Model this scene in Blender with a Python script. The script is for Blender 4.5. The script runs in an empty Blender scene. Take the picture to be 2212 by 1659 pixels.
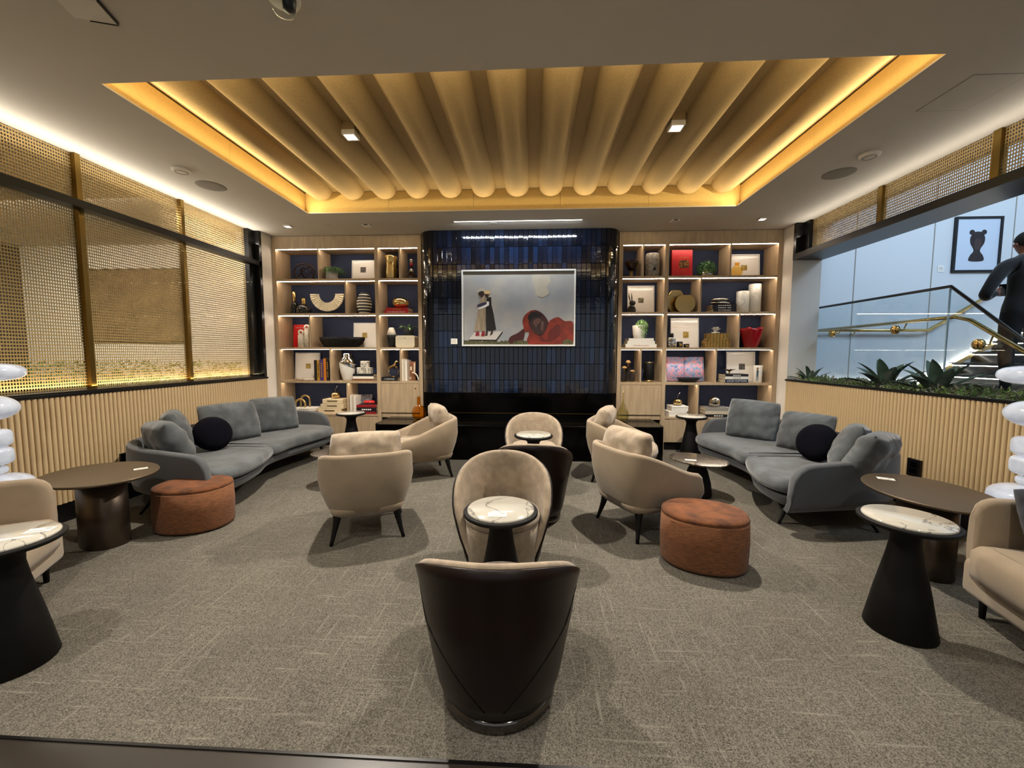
import bpy, bmesh, math, random
from mathutils import Vector, Matrix, noise as mnoise

random.seed(7)
PI = math.pi
SC = bpy.context.scene
COL = SC.collection


def lin(hexs, k=1.0):
    hexs = hexs.lstrip('#')
    out = []
    for i in (0, 2, 4):
        c = int(hexs[i:i + 2], 16) / 255
        c = c / 12.92 if c <= 0.04045 else ((c + 0.055) / 1.055) ** 2.4
        out.append(c * k)
    return (*out, 1.0)


# ------------------------------------------------------------------ camera
CAM = bpy.data.cameras.new('camera')
CAM.sensor_width = 36.0
CAM.lens = 36.0 * 860.0 / 2212.0
CAM.clip_start = 0.05
cam_o = bpy.data.objects.new('camera', CAM)
COL.objects.link(cam_o)
yaw, pitch, roll = math.radians(-2.97), math.radians(4.25), math.radians(-0.09)
fw = Vector((math.sin(yaw) * math.cos(pitch), math.cos(yaw) * math.cos(pitch), -math.sin(pitch)))
rt = Vector((math.cos(yaw), -math.sin(yaw), 0))
dn = fw.cross(rt)
rt2 = math.cos(roll) * rt + math.sin(roll) * dn
dn2 = -math.sin(roll) * rt + math.cos(roll) * dn
mw = Matrix((rt2, -dn2, -fw)).transposed().to_4x4()
mw.translation = Vector((0.222, 0.0, 1.5))
cam_o.matrix_world = mw
SC.camera = cam_o

# ------------------------------------------------------------------ view and world
SC.view_settings.view_transform = 'Standard'
SC.view_settings.look = 'None'
SC.view_settings.gamma = 1.0
SC.view_settings.use_curve_mapping = False
SC.view_settings.exposure = 0.62
W = bpy.data.worlds.new('world')
SC.world = W
W.use_nodes = True
W.node_tree.nodes['Background'].inputs[0].default_value = (0.93, 0.96, 1.0, 1)
W.node_tree.nodes['Background'].inputs[1].default_value = 0.30
try:
    SC.cycles.max_bounces = 6
    SC.cycles.diffuse_bounces = 3
    SC.cycles.glossy_bounces = 3
    SC.cycles.transparent_max_bounces = 16
    SC.cycles.use_adaptive_sampling = True
    SC.cycles.adaptive_threshold = 0.12
    SC.cycles.sample_clamp_indirect = 4.0
    SC.cycles.caustics_reflective = False
    SC.cycles.caustics_refractive = False
except Exception:
    pass

WARM = (1.0, 0.76, 0.45)
WARM2 = (1.0, 0.78, 0.48)
NEUT = (1.0, 0.91, 0.79)
COOL = (0.55, 0.75, 1.0)


def area(name, loc, direction, sx, sy, power, color, spread=PI, xaxis=None):
    d = bpy.data.lights.new(name, 'AREA')
    d.shape = 'RECTANGLE'
    d.size, d.size_y = sx, sy
    d.energy = power
    d.color = color
    d.spread = spread
    o = bpy.data.objects.new(name, d)
    COL.objects.link(o)
    z = -Vector(direction).normalized()
    x = Vector(xaxis if xaxis else (1, 0, 0))
    x = (x - z * x.dot(z)).normalized()
    y = z.cross(x)
    m = Matrix((x, y, z)).transposed().to_4x4()
    m.translation = Vector(loc)
    o.matrix_world = m
    return o


def spot(name, loc, power, color, angle=100, blend=0.6, radius=0.05, target=None):
    d = bpy.data.lights.new(name, 'SPOT')
    d.energy = power
    d.color = color
    d.spot_size = math.radians(angle)
    d.spot_blend = blend
    d.shadow_soft_size = radius
    o = bpy.data.objects.new(name, d)
    COL.objects.link(o)
    o.location = loc
    if target is not None:
        v = Vector(target) - Vector(loc)
        o.rotation_euler = v.to_track_quat('-Z', 'Y').to_euler()
    return o


HC = 3.367          # ceiling height
XW = 3.95           # side walls at +-XW
YF = 6.28           # bookcase front
# tray coves (strip lights lying on the ledge round the tray opening, shining up)
TRAY = (1.0, 0.80, 0.46)
area('tray_light', (-2.812, 4.03, 3.385), (0.88, 0, 0.47), 0.03, 2.5, 22, TRAY, xaxis=(0, 0, 1))
area('tray_light', (2.812, 4.03, 3.385), (-0.88, 0, 0.47), 0.03, 2.5, 22, TRAY, xaxis=(0, 0, 1))
area('tray_light', (0, 5.342, 3.385), (0, -0.88, 0.47), 5.5, 0.03, 16, TRAY)
area('tray_light', (0, 2.723, 3.385), (0, 0.75, 0.65), 5.5, 0.03, 10, TRAY)
# side wall coves washing the ceiling edge
area('wall_cove_light', (-3.99, 4.0, 3.17), (0.45, 0, 0.9), 0.03, 4.3, 10, NEUT, xaxis=(0, 0, 1))
area('wall_cove_light', (3.99, 4.0, 3.17), (-0.45, 0, 0.9), 0.03, 4.3, 4.5, NEUT, xaxis=(0, 0, 1))
# recessed downlights, then unseen spots added to light the near floor
for sx in (-1, 1):
    spot('tray_downlight', (1.515 * sx, 3.86, 3.545), 420, NEUT, 130, 0.5, 0.045)
    spot('corner_downlight', (3.355 * sx, 5.79, 3.355), 35, NEUT, 80, 0.7, 0.03)
for x, y, p in ((-2.3, 1.0, 130), (2.3, 1.0, 60), (0.0, 0.6, 110), (-1.4, -1.2, 130), (1.4, -1.2, 130)):
    spot('unseen_downlight', (x, y, 3.355), p, NEUT, 120, 0.7, 0.05)
# slot washing the tiled chimney breast
area('slot_light', (0, 5.72, 3.355), (0, 0.25, -1), 1.8, 0.02, 16, (0.85, 0.92, 1.0))
# daylight from the tall stairwell glazing
area('stairwell_daylight', (6.3, 2.6, 5.4), (0.1, 0.75, -0.65), 3.2, 2.2, 190, COOL)
# behind the mesh screens
area('screen_light', (-4.03, 4.0, 1.19), (-0.1, 0, 1), 0.05, 4.0, 9, WARM2, xaxis=(0, 0, 1))
area('unseen_corridor_light', (-6.2, 4.6, 3.35), (0, 0.25, -1), 3.5, 0.6, 210, NEUT)  # unseen overhead panel added to brighten the end wall

# ------------------------------------------------------------------ materials
MATS = {}


def mat(name, col, rough=0.6, metal=0.0, spec=0.5, var=None, bump=None, coat=0.0, sheen=0.0, trans=0.0, ior=1.45,
        emit=None, estr=0.0, stretch=None, col2=None, ramp=(0.35, 0.65), vdetail=3.0, alpha=1.0):
    if name in MATS:
        return MATS[name]
    m = bpy.data.materials.new(name)
    m.use_nodes = True
    nt = m.node_tree
    b = nt.nodes['Principled BSDF']
    c = lin(col) if isinstance(col, str) else (*col, 1)
    b.inputs['Base Color'].default_value = c
    b.inputs['Roughness'].default_value = rough
    b.inputs['Metallic'].default_value = metal
    b.inputs['Specular IOR Level'].default_value = spec
    b.inputs['Coat Weight'].default_value = coat
    b.inputs['Coat Roughness'].default_value = 0.05
    b.inputs['Sheen Weight'].default_value = sheen
    b.inputs['Transmission Weight'].default_value = trans
    b.inputs['IOR'].default_value = ior
    b.inputs['Alpha'].default_value = alpha
    if emit is not None:
        b.inputs['Emission Color'].default_value = (*emit, 1)
        b.inputs['Emission Strength'].default_value = estr
    if var or bump:
        tc = nt.nodes.new('ShaderNodeTexCoord')
        mp = nt.nodes.new('ShaderNodeMapping')
        nt.links.new(tc.outputs['Object'], mp.inputs['Vector'])
        if stretch:
            mp.inputs['Scale'].default_value = stretch
    if var:
        n = nt.nodes.new('ShaderNodeTexNoise')
        n.inputs['Scale'].default_value = var[0]
        n.inputs['Detail'].default_value = vdetail
        nt.links.new(mp.outputs[0], n.inputs['Vector'])
        r = nt.nodes.new('ShaderNodeValToRGB')
        r.color_ramp.elements[0].position, r.color_ramp.elements[1].position = ramp
        if col2:
            r.color_ramp.elements[0].color = c
            r.color_ramp.elements[1].color = lin(col2)
        else:
            a = var[1]
            r.color_ramp.elements[0].color = (c[0] * (1 - a), c[1] * (1 - a), c[2] * (1 - a), 1)
            r.color_ramp.elements[1].color = (min(1, c[0] * (1 + a)), min(1, c[1] * (1 + a)), min(1, c[2] * (1 + a)), 1)
        nt.links.new(n.outputs['Fac'], r.inputs['Fac'])
        nt.links.new(r.outputs['Color'], b.inputs['Base Color'])
    if bump:
        n2 = nt.nodes.new('ShaderNodeTexNoise')
        n2.inputs['Scale'].default_value = bump[0]
        n2.inputs['Detail'].default_value = 4.0
        nt.links.new(mp.outputs[0], n2.inputs['Vector'])
        bp = nt.nodes.new('ShaderNodeBump')
        bp.inputs['Strength'].default_value = bump[1]
        bp.inputs['Distance'].default_value = 0.01
        nt.links.new(n2.outputs['Fac'], bp.inputs['Height'])
        nt.links.new(bp.outputs['Normal'], b.inputs['Normal'])
    MATS[name] = m
    return m


def emission_mat(name, col, strength):
    m = bpy.data.materials.new(name)
    m.use_nodes = True
    nt = m.node_tree
    nt.nodes.remove(nt.nodes['Principled BSDF'])
    e = nt.nodes.new('ShaderNodeEmission')
    e.inputs[0].default_value = (*col, 1)
    e.inputs[1].default_value = strength
    nt.links.new(e.outputs[0], nt.nodes['Material Output'].inputs[0])
    MATS[name] = m
    return m


def glass_mat(name, tint=(1, 1, 1), refl=1.45, rough=0.0, k=1.0):
    """thin sheet glass: clear transmission with a mirror layer at grazing angles"""
    m = bpy.data.materials.new(name)
    m.use_nodes = True
    nt = m.node_tree
    nt.nodes.remove(nt.nodes['Principled BSDF'])
    t = nt.nodes.new('ShaderNodeBsdfTransparent')
    t.inputs[0].default_value = (*tint, 1)
    g = nt.nodes.new('ShaderNodeBsdfGlossy')
    g.inputs['Roughness'].default_value = rough
    lw = nt.nodes.new('ShaderNodeLayerWeight')      # Schlick reflectance, the same from both faces of the sheet
    lw.inputs['Blend'].default_value = 0.5
    pw = nt.nodes.new('ShaderNodeMath')
    pw.operation = 'POWER'
    pw.inputs[1].default_value = 5.0
    nt.links.new(lw.outputs['Facing'], pw.inputs[0])
    f = nt.nodes.new('ShaderNodeMath')
    f.operation = 'MULTIPLY_ADD'
    r0 = ((refl - 1) / (refl + 1)) ** 2
    f.inputs[1].default_value = (1 - r0) * k
    f.inputs[2].default_value = r0 * k
    nt.links.new(pw.outputs[0], f.inputs[0])
    mx = nt.nodes.new('ShaderNodeMixShader')
    nt.links.new(f.outputs[0], mx.inputs[0])
    nt.links.new(t.outputs[0], mx.inputs[1])
    nt.links.new(g.outputs[0], mx.inputs[2])
    nt.links.new(mx.outputs[0], nt.nodes['Material Output'].inputs[0])
    MATS[name] = m
    return m


def marble_mat(name, base, vein, scale=3.0):
    m = mat(name, base, rough=0.12, coat=0.4)
    nt = m.node_tree
    b = nt.nodes['Principled BSDF']
    oi = nt.nodes.new('ShaderNodeObjectInfo')
    tc = nt.nodes.new('ShaderNodeTexCoord')
    ad = nt.nodes.new('ShaderNodeVectorMath')
    ad.operation = 'ADD'
    nt.links.new(tc.outputs['Object'], ad.inputs[0])
    sc_ = nt.nodes.new('ShaderNodeVectorMath')
    sc_.operation = 'SCALE'
    sc_.inputs['Scale'].default_value = 7.0
    nt.links.new(oi.outputs['Random'], sc_.inputs[0])
    nt.links.new(sc_.outputs[0], ad.inputs[1])
    n1 = nt.nodes.new('ShaderNodeTexNoise')
    n1.inputs['Scale'].default_value = scale
    n1.inputs['Detail'].default_value = 6
    n1.inputs['Distortion'].default_value = 1.2
    nt.links.new(ad.outputs[0], n1.inputs['Vector'])
    # thin veins where the noise crosses one half
    s = nt.nodes.new('ShaderNodeMath')
    s.operation = 'SUBTRACT'
    s.inputs[1].default_value = 0.5
    nt.links.new(n1.outputs['Fac'], s.inputs[0])
    a = nt.nodes.new('ShaderNodeMath')
    a.operation = 'ABSOLUTE'
    nt.links.new(s.outputs[0], a.inputs[0])
    r = nt.nodes.new('ShaderNodeValToRGB')
    r.color_ramp.elements[0].position = 0.0
    r.color_ramp.elements[0].color = lin(vein)
    r.color_ramp.elements[1].position = 0.014
    r.color_ramp.elements[1].color = lin(base)
    nt.links.new(a.outputs[0], r.inputs['Fac'])
    nt.links.new(r.outputs['Color'], b.inputs['Base Color'])
    return m


# surfaces
mat('ceiling_paint', '#c6c0b4', 0.9, var=(2.0, 0.02))
mat('stringer_dark', '#3a3128', 0.6)
mat('white_paint', '#d9d3c8', 0.8)
mat('stair_wall_paint', '#cfd2d4', 0.55)
mat('gold_fascia', '#cfb06e', 0.6, var=(60, 0.05))
mat('felt', '#9d865f', 0.95, var=(220, 0.22), bump=(260, 0.35))
mat('oak', '#b29c7e', 0.5, var=(9, 0.10), stretch=(3, 3, 0.35), vdetail=6)
mat('oak_rib', '#c6ae86', 0.55, var=(14, 0.10), stretch=(1, 1, 0.12), vdetail=6)
mat('navy_panel', '#232d49', 0.75)
mat('black_metal', '#0b0a0a', 0.35)
mat('black_wood', '#0a0908', 0.55, spec=0.3)
mat('black_satin', '#0a0908', 0.6, spec=0.25)
mat('black_lacquer', '#030303', 0.16, spec=0.18)
mat('brass', '#8a713d', 0.32, metal=1.0)
mat('brass_bright', '#cfb070', 0.16, metal=1.0)
mat('gold', '#e6c88a', 0.10, metal=1.0)
mat('chrome', '#d8d8d8', 0.06, metal=1.0)
mat('mesh_brass', '#c6aa74', 0.40, metal=0.5)
mat('bronze', '#5b5046', 0.33, metal=0.75, bump=(500, 0.05))
mat('bronze_top', '#635646', 0.42, metal=0.6)
mat('grout', '#0a0c12', 0.9)
mat('floor_tile', '#2f2a25', 0.35, var=(3, 0.08))
mat('leather', '#190e0a', 0.36, spec=0.35, bump=(420, 0.06))
mat('beige_fabric', '#9e8e79', 0.95, sheen=0.25, var=(16, 0.16), bump=(320, 0.2), vdetail=8)
mat('beige_plain', '#97866f', 0.95, sheen=0.25, var=(7, 0.06), bump=(420, 0.15))
mat('velvet', '#4b5053', 0.85, sheen=0.35, var=(6, 0.34), bump=(7, 0.55), vdetail=5)
mat('velvet_plain', '#46494d', 0.85, sheen=0.3, var=(3, 0.08), bump=(300, 0.1))
mat('velvet_dark', '#0d0d14', 1.0, spec=0.08, var=(5, 0.2))
mat('denim_dark', '#23252d', 0.9, sheen=0.2, var=(22, 0.35))
mat('rust_top', '#63391b', 0.9, sheen=0.05, var=(9, 0.45), bump=(60, 0.4), vdetail=8)
mat('rust_side', '#6e4527', 0.9, sheen=0.06, var=(50, 0.35), stretch=(0.5, 0.5, 5.0), bump=(90, 0.3))
mat('paper', '#e9e6dd', 0.7)
mat('ink', '#1b1b1b', 0.7)
marble_mat('marble_white', '#bdb9ad', '#74716a', 2.4)
marble_mat('marble_dark', '#3c362d', '#857a68', 9.0)
marble_mat('marble_cylinder', '#d9d9d2', '#9a9a94', 4.0)
glass_mat('glass', (0.96, 0.985, 0.98), 1.4)
glass_mat('glass_coated', (0.97, 0.98, 0.97), 1.3, 0.0, 0.12)
glass_mat('glass_rail', (0.90, 0.94, 0.95), 1.6)
glass_mat('amber_glass', (0.93, 0.72, 0.32), 1.5)
glass_mat('yellow_glass', (0.98, 0.80, 0.40), 1.5)
glass_mat('smoke_glass', (0.86, 0.83, 0.78), 1.5)
glass_mat('olive_glass', (0.90, 0.89, 0.74), 1.5)
glass_mat('crystal', (0.93, 0.94, 0.96), 1.6)
emission_mat('led', (1.0, 0.83, 0.66), 40.0)
emission_mat('led_white', (1.0, 0.95, 0.85), 6.0)
emission_mat('led_stair', (1.0, 0.92, 0.78), 8.0)
emission_mat('downlight_glow', (1.0, 0.88, 0.66), 5.0)


def carpet_mat():
    m = mat('carpet', '#6f695e', 1.0, spec=0.1)
    nt = m.node_tree
    b = nt.nodes['Principled BSDF']
    tc = nt.nodes.new('ShaderNodeTexCoord')

    def noise(scale, detail, st=None, rot=0.0):
        mp = nt.nodes.new('ShaderNodeMapping')
        nt.links.new(tc.outputs['Object'], mp.inputs['Vector'])
        if st:
            mp.inputs['Scale'].default_value = st
        mp.inputs['Rotation'].default_value = (0, 0, rot)
        n = nt.nodes.new('ShaderNodeTexNoise')
        n.inputs['Scale'].default_value = scale
        n.inputs['Detail'].default_value = detail
        nt.links.new(mp.outputs[0], n.inputs['Vector'])
        return n

    def ramp(src, p0, p1, c0, c1):
        r = nt.nodes.new('ShaderNodeValToRGB')
        r.color_ramp.elements[0].position, r.color_ramp.elements[1].position = p0, p1
        r.color_ramp.elements[0].color, r.color_ramp.elements[1].color = c0, c1
        nt.links.new(src.outputs['Fac'], r.inputs['Fac'])
        return r

    speck = ramp(noise(210, 4), 0.35, 0.65, lin('#403d36'), lin('#79746a'))
    cloud = ramp(noise(1.6, 3), 0.3, 0.7, (0.86, 0.86, 0.86, 1), (1.08, 1.08, 1.08, 1))
    st1 = ramp(noise(60, 2, (1.0, 0.05, 1), 0.5), 0.60, 0.74, (0, 0, 0, 1), (1, 1, 1, 1))
    st2 = ramp(noise(60, 2, (0.05, 1.0, 1), 0.35), 0.60, 0.74, (0, 0, 0, 1), (1, 1, 1, 1))
    mx = nt.nodes.new('ShaderNodeMixRGB')
    mx.blend_type = 'MULTIPLY'
    mx.inputs[0].default_value = 1.0
    nt.links.new(speck.outputs[0], mx.inputs[1])
    nt.links.new(cloud.outputs[0], mx.inputs[2])
    ad = nt.nodes.new('ShaderNodeMath')
    ad.operation = 'MAXIMUM'
    nt.links.new(st1.outputs[0], ad.inputs[0])
    nt.links.new(st2.outputs[0], ad.inputs[1])
    ml = nt.nodes.new('ShaderNodeMath')
    ml.operation = 'MULTIPLY'
    ml.inputs[1].default_value = 0.42
    nt.links.new(ad.outputs[0], ml.inputs[0])
    m2 = nt.nodes.new('ShaderNodeMixRGB')
    m2.inputs[2].default_value = lin('#8f8a7f')
    nt.links.new(ml.outputs[0], m2.inputs[0])
    nt.links.new(mx.outputs[0], m2.inputs[1])
    nt.links.new(m2.outputs[0], b.inputs['Base Color'])
    bp = nt.nodes.new('ShaderNodeBump')
    bp.inputs['Strength'].default_value = 0.5
    bp.inputs['Distance'].default_value = 0.006
    nt.links.new(noise(130, 3).outputs['Fac'], bp.inputs['Height'])
    nt.links.new(bp.outputs['Normal'], b.inputs['Normal'])


carpet_mat()


def tile_mat():
    m = mat('glazed_tile', '#0d1526', 0.07, coat=0.5)
    nt = m.node_tree
    b = nt.nodes['Principled BSDF']
    oi = nt.nodes.new('ShaderNodeObjectInfo')
    tc = nt.nodes.new('ShaderNodeTexCoord')
    n = nt.nodes.new('ShaderNodeTexNoise')
    n.inputs['Scale'].default_value = 14
    n.inputs['Detail'].default_value = 3
    nt.links.new(tc.outputs['Object'], n.inputs['Vector'])
    r = nt.nodes.new('ShaderNodeValToRGB')
    r.color_ramp.elements[0].position = 0.0
    r.color_ramp.elements[0].color = lin('#06090f')
    r.color_ramp.elements[1].position = 1.0
    r.color_ramp.elements[1].color = lin('#14243f')
    e = r.color_ramp.elements.new(0.6)
    e.color = lin('#0a1222')
    mx = nt.nodes.new('ShaderNodeMath')
    mx.operation = 'MULTIPLY_ADD'
    mx.inputs[1].default_value = 0.75
    nt.links.new(oi.outputs['Random'], mx.inputs[0])
    m3 = nt.nodes.new('ShaderNodeMath')
    m3.operation = 'MULTIPLY'
    m3.inputs[1].default_value = 0.25
    nt.links.new(n.outputs['Fac'], m3.inputs[0])
    nt.links.new(m3.outputs[0], mx.inputs[2])
    nt.links.new(mx.outputs[0], r.inputs['Fac'])
    nt.links.new(r.outputs['Color'], b.inputs['Base Color'])
    bp = nt.nodes.new('ShaderNodeBump')
    bp.inputs['Strength'].default_value = 0.25
    bp.inputs['Distance'].default_value = 0.01
    nt.links.new(n.outputs['Fac'], bp.inputs['Height'])
    nt.links.new(bp.outputs['Normal'], b.inputs['Normal'])


tile_mat()


def MT(m):
    return MATS[m] if isinstance(m, str) else m


# ------------------------------------------------------------------ geometry helpers
def obj(name, me, m=None, parent=None, loc=(0, 0, 0), rot=(0, 0, 0)):
    o = bpy.data.objects.new(name, me)
    COL.objects.link(o)
    if m is not None and not me.materials:
        me.materials.append(MT(m))
    o.location = loc
    o.rotation_euler = rot
    if parent is not None:
        o.parent = parent
    return o


def pyd(verts, faces, smooth=False):
    me = bpy.data.meshes.new('mesh')
    me.from_pydata([tuple(v) for v in verts], [], faces)
    me.update()
    if smooth:
        me.polygons.foreach_set('use_smooth', [True] * len(me.polygons))
    return me


def bm_mesh(bm, smooth=False):
    bmesh.ops.recalc_face_normals(bm, faces=bm.faces)
    me = bpy.data.meshes.new('mesh')
    bm.to_mesh(me)
    bm.free()
    if smooth:
        me.polygons.foreach_set('use_smooth', [True] * len(me.polygons))
    return me


def add_box(bm, x0, x1, y0, y1, z0, z1):
    v = [bm.verts.new(p) for p in ((x0, y0, z0), (x1, y0, z0), (x1, y1, z0), (x0, y1, z0),
                                   (x0, y0, z1), (x1, y0, z1), (x1, y1, z1), (x0, y1, z1))]
    for f in ((0, 3, 2, 1), (4, 5, 6, 7), (0, 1, 5, 4), (1, 2, 6, 5), (2, 3, 7, 6), (3, 0, 4, 7)):
        bm.faces.new([v[i] for i in f])
    return v


def box_me(x0, x1, y0, y1, z0, z1, bev=0.0, seg=2):
    bm = bmesh.new()
    add_box(bm, x0, x1, y0, y1, z0, z1)
    if bev > 0:
        bmesh.ops.bevel(bm, geom=bm.edges[:], offset=bev, segments=seg, profile=0.5, affect='EDGES')
    return bm_mesh(bm, smooth=bev > 0.008)


def boxes_me(lst):
    bm = bmesh.new()
    for b in lst:
        add_box(bm, *b)
    return bm_mesh(bm)


def box(name, x0, x1, y0, y1, z0, z1, m, parent=None, bev=0.0, seg=2):
    """box whose origin sits at the centre of its bottom"""
    cx, cy = (x0 + x1) / 2, (y0 + y1) / 2
    return obj(name, box_me(x0 - cx, x1 - cx, y0 - cy, y1 - cy, 0, z1 - z0, bev, seg), m, parent, (cx, cy, z0))


def lathe_me(profile, seg=32, smooth=True, sx=1.0, sy=1.0):
    verts, faces, rings = [], [], []
    for r, z in profile:
        if r < 1e-5:
            rings.append([len(verts)])
            verts.append((0, 0, z))
        else:
            rings.append(list(range(len(verts), len(verts) + seg)))
            for k in range(seg):
                a = 2 * PI * k / seg
                verts.append((r * sx * math.cos(a), r * sy * math.sin(a), z))
    for a, b in zip(rings[:-1], rings[1:]):
        for k in range(seg):
            k2 = (k + 1) % seg
            if len(a) == 1 and len(b) == 1:
                continue
            if len(a) == 1:
                faces.append((a[0], b[k2], b[k]))
            elif len(b) == 1:
                faces.append((a[k], a[k2], b[0]))
            else:
                faces.append((a[k], a[k2], b[k2], b[k]))
    me = pyd(verts, faces, smooth)
    return me


def lathe(name, profile, m, parent=None, loc=(0, 0, 0), seg=32, sx=1.0, sy=1.0, rot=(0, 0, 0)):
    o = obj(name, lathe_me(profile, seg, True, sx, sy), m, parent, loc, rot)
    return o


def tube_me(pts, rad, seg=8, closed=False, smooth=True, flat=1.0):
    pts = [Vector(p) for p in pts]
    n = len(pts)
    verts, faces = [], []
    prev = None
    for i, p in enumerate(pts):
        if closed:
            t = (pts[(i + 1) % n] - pts[i - 1]).normalized()
        else:
            t = (pts[min(i + 1, n - 1)] - pts[max(i - 1, 0)]).normalized()
        if prev is None:
            ref = Vector((0, 0, 1)) if abs(t.z) < 0.9 else Vector((1, 0, 0))
            u = t.cross(ref).normalized()
        else:
            u = (prev - t * prev.dot(t)).normalized()
        prev = u
        w = t.cross(u)
        r = rad(i / max(1, n - 1)) if callable(rad) else rad
        for k in range(seg):
            a = 2 * PI * k / seg
            verts.append(p + u * (r * math.cos(a)) + w * (r * flat * math.sin(a)))
    m = n if closed else n - 1
    for i in range(m):
        j = (i + 1) % n
        for k in range(seg):
            k2 = (k + 1) % seg
            faces.append((i * seg + k, i * seg + k2, j * seg + k2, j * seg + k))
    if not closed:
        faces.append(tuple(range(seg))[::-1])
        faces.append(tuple((n - 1) * seg + k for k in range(seg)))
    me = pyd(verts, faces, False)
    if smooth:
        for f in me.polygons:
            f.use_smooth = len(f.vertices) == 4
    return me


def loft_me(rows, closed_ring=False, closed_rows=False, caps=False, smooth=True):
    n = len(rows[0])
    verts = [p for r in rows for p in r]
    faces = []
    R = len(rows)
    for i in range(R if closed_rows else R - 1):
        j = (i + 1) % R
        for k in range(n if closed_ring else n - 1):
            k2 = (k + 1) % n
            faces.append((i * n + k, i * n + k2, j * n + k2, j * n + k))
    if caps:
        faces.append(tuple(range(n)))
        faces.append(tuple((R - 1) * n + k for k in range(n)))
    bm = bmesh.new()
    vs = [bm.verts.new(v) for v in verts]
    for f in faces:
        try:
            bm.faces.new([vs[i] for i in f])
        except ValueError:
            pass
    me = bm_mesh(bm, False)
    if smooth:
        for f in me.polygons:
            f.use_smooth = len(f.vertices) <= 4
    return me


def catmull(pts, n, closed=False):
    P = [Vector(p) for p in pts]
    m = len(P)
    out = []
    segs = m if closed else m - 1
    for i in range(n if closed else n + 1):
        t = i * segs / n
        k = min(int(t), segs - 1)
        t -= k
        if closed:
            a, b, c, d = P[(k - 1) % m], P[k % m], P[(k + 1) % m], P[(k + 2) % m]
        else:
            a, b, c, d = P[max(k - 1, 0)], P[k], P[min(k + 1, m - 1)], P[min(k + 2, m - 1)]
        out.append(0.5 * (2 * b + (c - a) * t + (2 * a - 5 * b + 4 * c - d) * t * t + (3 * b - a - 3 * c + d) * t ** 3))
    return out


def normals2(pts, closed):
    """unit normals to the right of the walking direction"""
    n = len(pts)
    out = []
    for i in range(n):
        if closed:
            t = pts[(i + 1) % n] - pts[i - 1]
        else:
            t = pts[min(i + 1, n - 1)] - pts[max(i - 1, 0)]
        t = Vector((t.x, t.y)).normalized()
        out.append(Vector((t.y, -t.x)))
    return out


def slab_me(outline, profile, n=72, closed_curve=True, smooth=True):
    """rounded slab: outline counter-clockwise 2-D points, profile [(inset, z)] bottom to top"""
    pts = catmull([(x, y, 0) for x, y in outline], n, True) if closed_curve else [Vector((x, y, 0)) for x, y in outline]
    nr = normals2(pts, True)
    rows = []
    for ins, z in profile:
        rows.append([(p.x - q.x * ins, p.y - q.y * ins, z) for p, q in zip(pts, nr)])
    return loft_me(rows, closed_ring=True, caps=True, smooth=smooth)


def ellipse(a, b, n=48, rot=0.0, c=(0, 0), e=2.0):
    out = []
    for k in range(n):
        t = 2 * PI * k / n
        ct, st = math.cos(t), math.sin(t)
        x = a * math.copysign(abs(ct) ** (2 / e), ct)
        y = b * math.copysign(abs(st) ** (2 / e), st)
        out.append((c[0] + x * math.cos(rot) - y * math.sin(rot), c[1] + x * math.sin(rot) + y * math.cos(rot)))
    return out


def pillow_me(w, h, t, seed=0, wr=0.012, n=18, e=4.5):
    rnd = random.Random(seed)
    off = Vector((rnd.random() * 20, rnd.random() * 20, rnd.random() * 20))
    verts, faces = [], []
    idx = {}

    def pt(i, j, s):
        u, v = 2 * i / n - 1, 2 * j / n - 1
        # rounded-corner outline with softly pulled-in sides
        k = 1 - 0.10 * (u * u) * (v * v)
        x, y = u * k * (1 - 0.05 * (1 - v * v)) * w / 2, v * k * (1 - 0.05 * (1 - u * u)) * h / 2
        th = (max(0, 1 - abs(u) ** e) * max(0, 1 - abs(v) ** e)) ** 0.5
        z = s * t / 2 * th
        z += wr * th ** 0.5 * mnoise.noise(Vector((x * 9, y * 9, s)) + off) * s
        edge = max(abs(u), abs(v))
        if edge > 0.55:
            z += wr * 0.9 * (edge - 0.55) * math.sin((x - y) * 55 + 6 * mnoise.noise(Vector((x * 5, y * 5, 0)) + off) + off.x) * (1 if edge < 0.98 else 0.3)
        return (x, y, z)
    for s in (1, -1):
        for i in range(n + 1):
            for j in range(n + 1):
                b = i in (0, n) or j in (0, n)
                key = (i, j, 0 if b else s)
                if key not in idx:
                    idx[key] = len(verts)
                    verts.append(pt(i, j, s))
        for i in range(n):
            for j in range(n):
                q = []
                for a, c in ((i, j), (i + 1, j), (i + 1, j + 1), (i, j + 1)):
                    b = a in (0, n) or c in (0, n)
                    q.append(idx[(a, c, 0 if b else s)])
                faces.append(tuple(q if s > 0 else q[::-1]))
    return pyd(verts, faces, True)


def tag(o, label, cat, group=None):
    o['label'] = label
    o['category'] = cat
    if group:
        o['group'] = group
    return o


def thing(name, label, cat, loc=(0, 0, 0), rz=0.0, group=None, rot=None):
    o = bpy.data.objects.new(name, None)
    o.empty_display_size = 0.1
    COL.objects.link(o)
    o.location = loc
    o.rotation_euler = rot if rot else (0, 0, rz)
    return tag(o, label, cat, group)


def struct(o):
    o['kind'] = 'structure'
    return o


def sempty(name, loc=(0, 0, 0)):
    o = bpy.data.objects.new(name, None)
    COL.objects.link(o)
    o.location = loc
    return struct(o)


def dup(root, loc, rz, label, group=None):
    r = root.copy()
    COL.objects.link(r)
    r.location = loc
    r.rotation_euler = (0, 0, rz)
    r['label'] = label
    if group:
        r['group'] = group
    for ch in list(root.children):
        c = ch.copy()
        COL.objects.link(c)
        c.parent = r
        for g in ch.children:
            d = g.copy()
            COL.objects.link(d)
            d.parent = c
    return r


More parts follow.
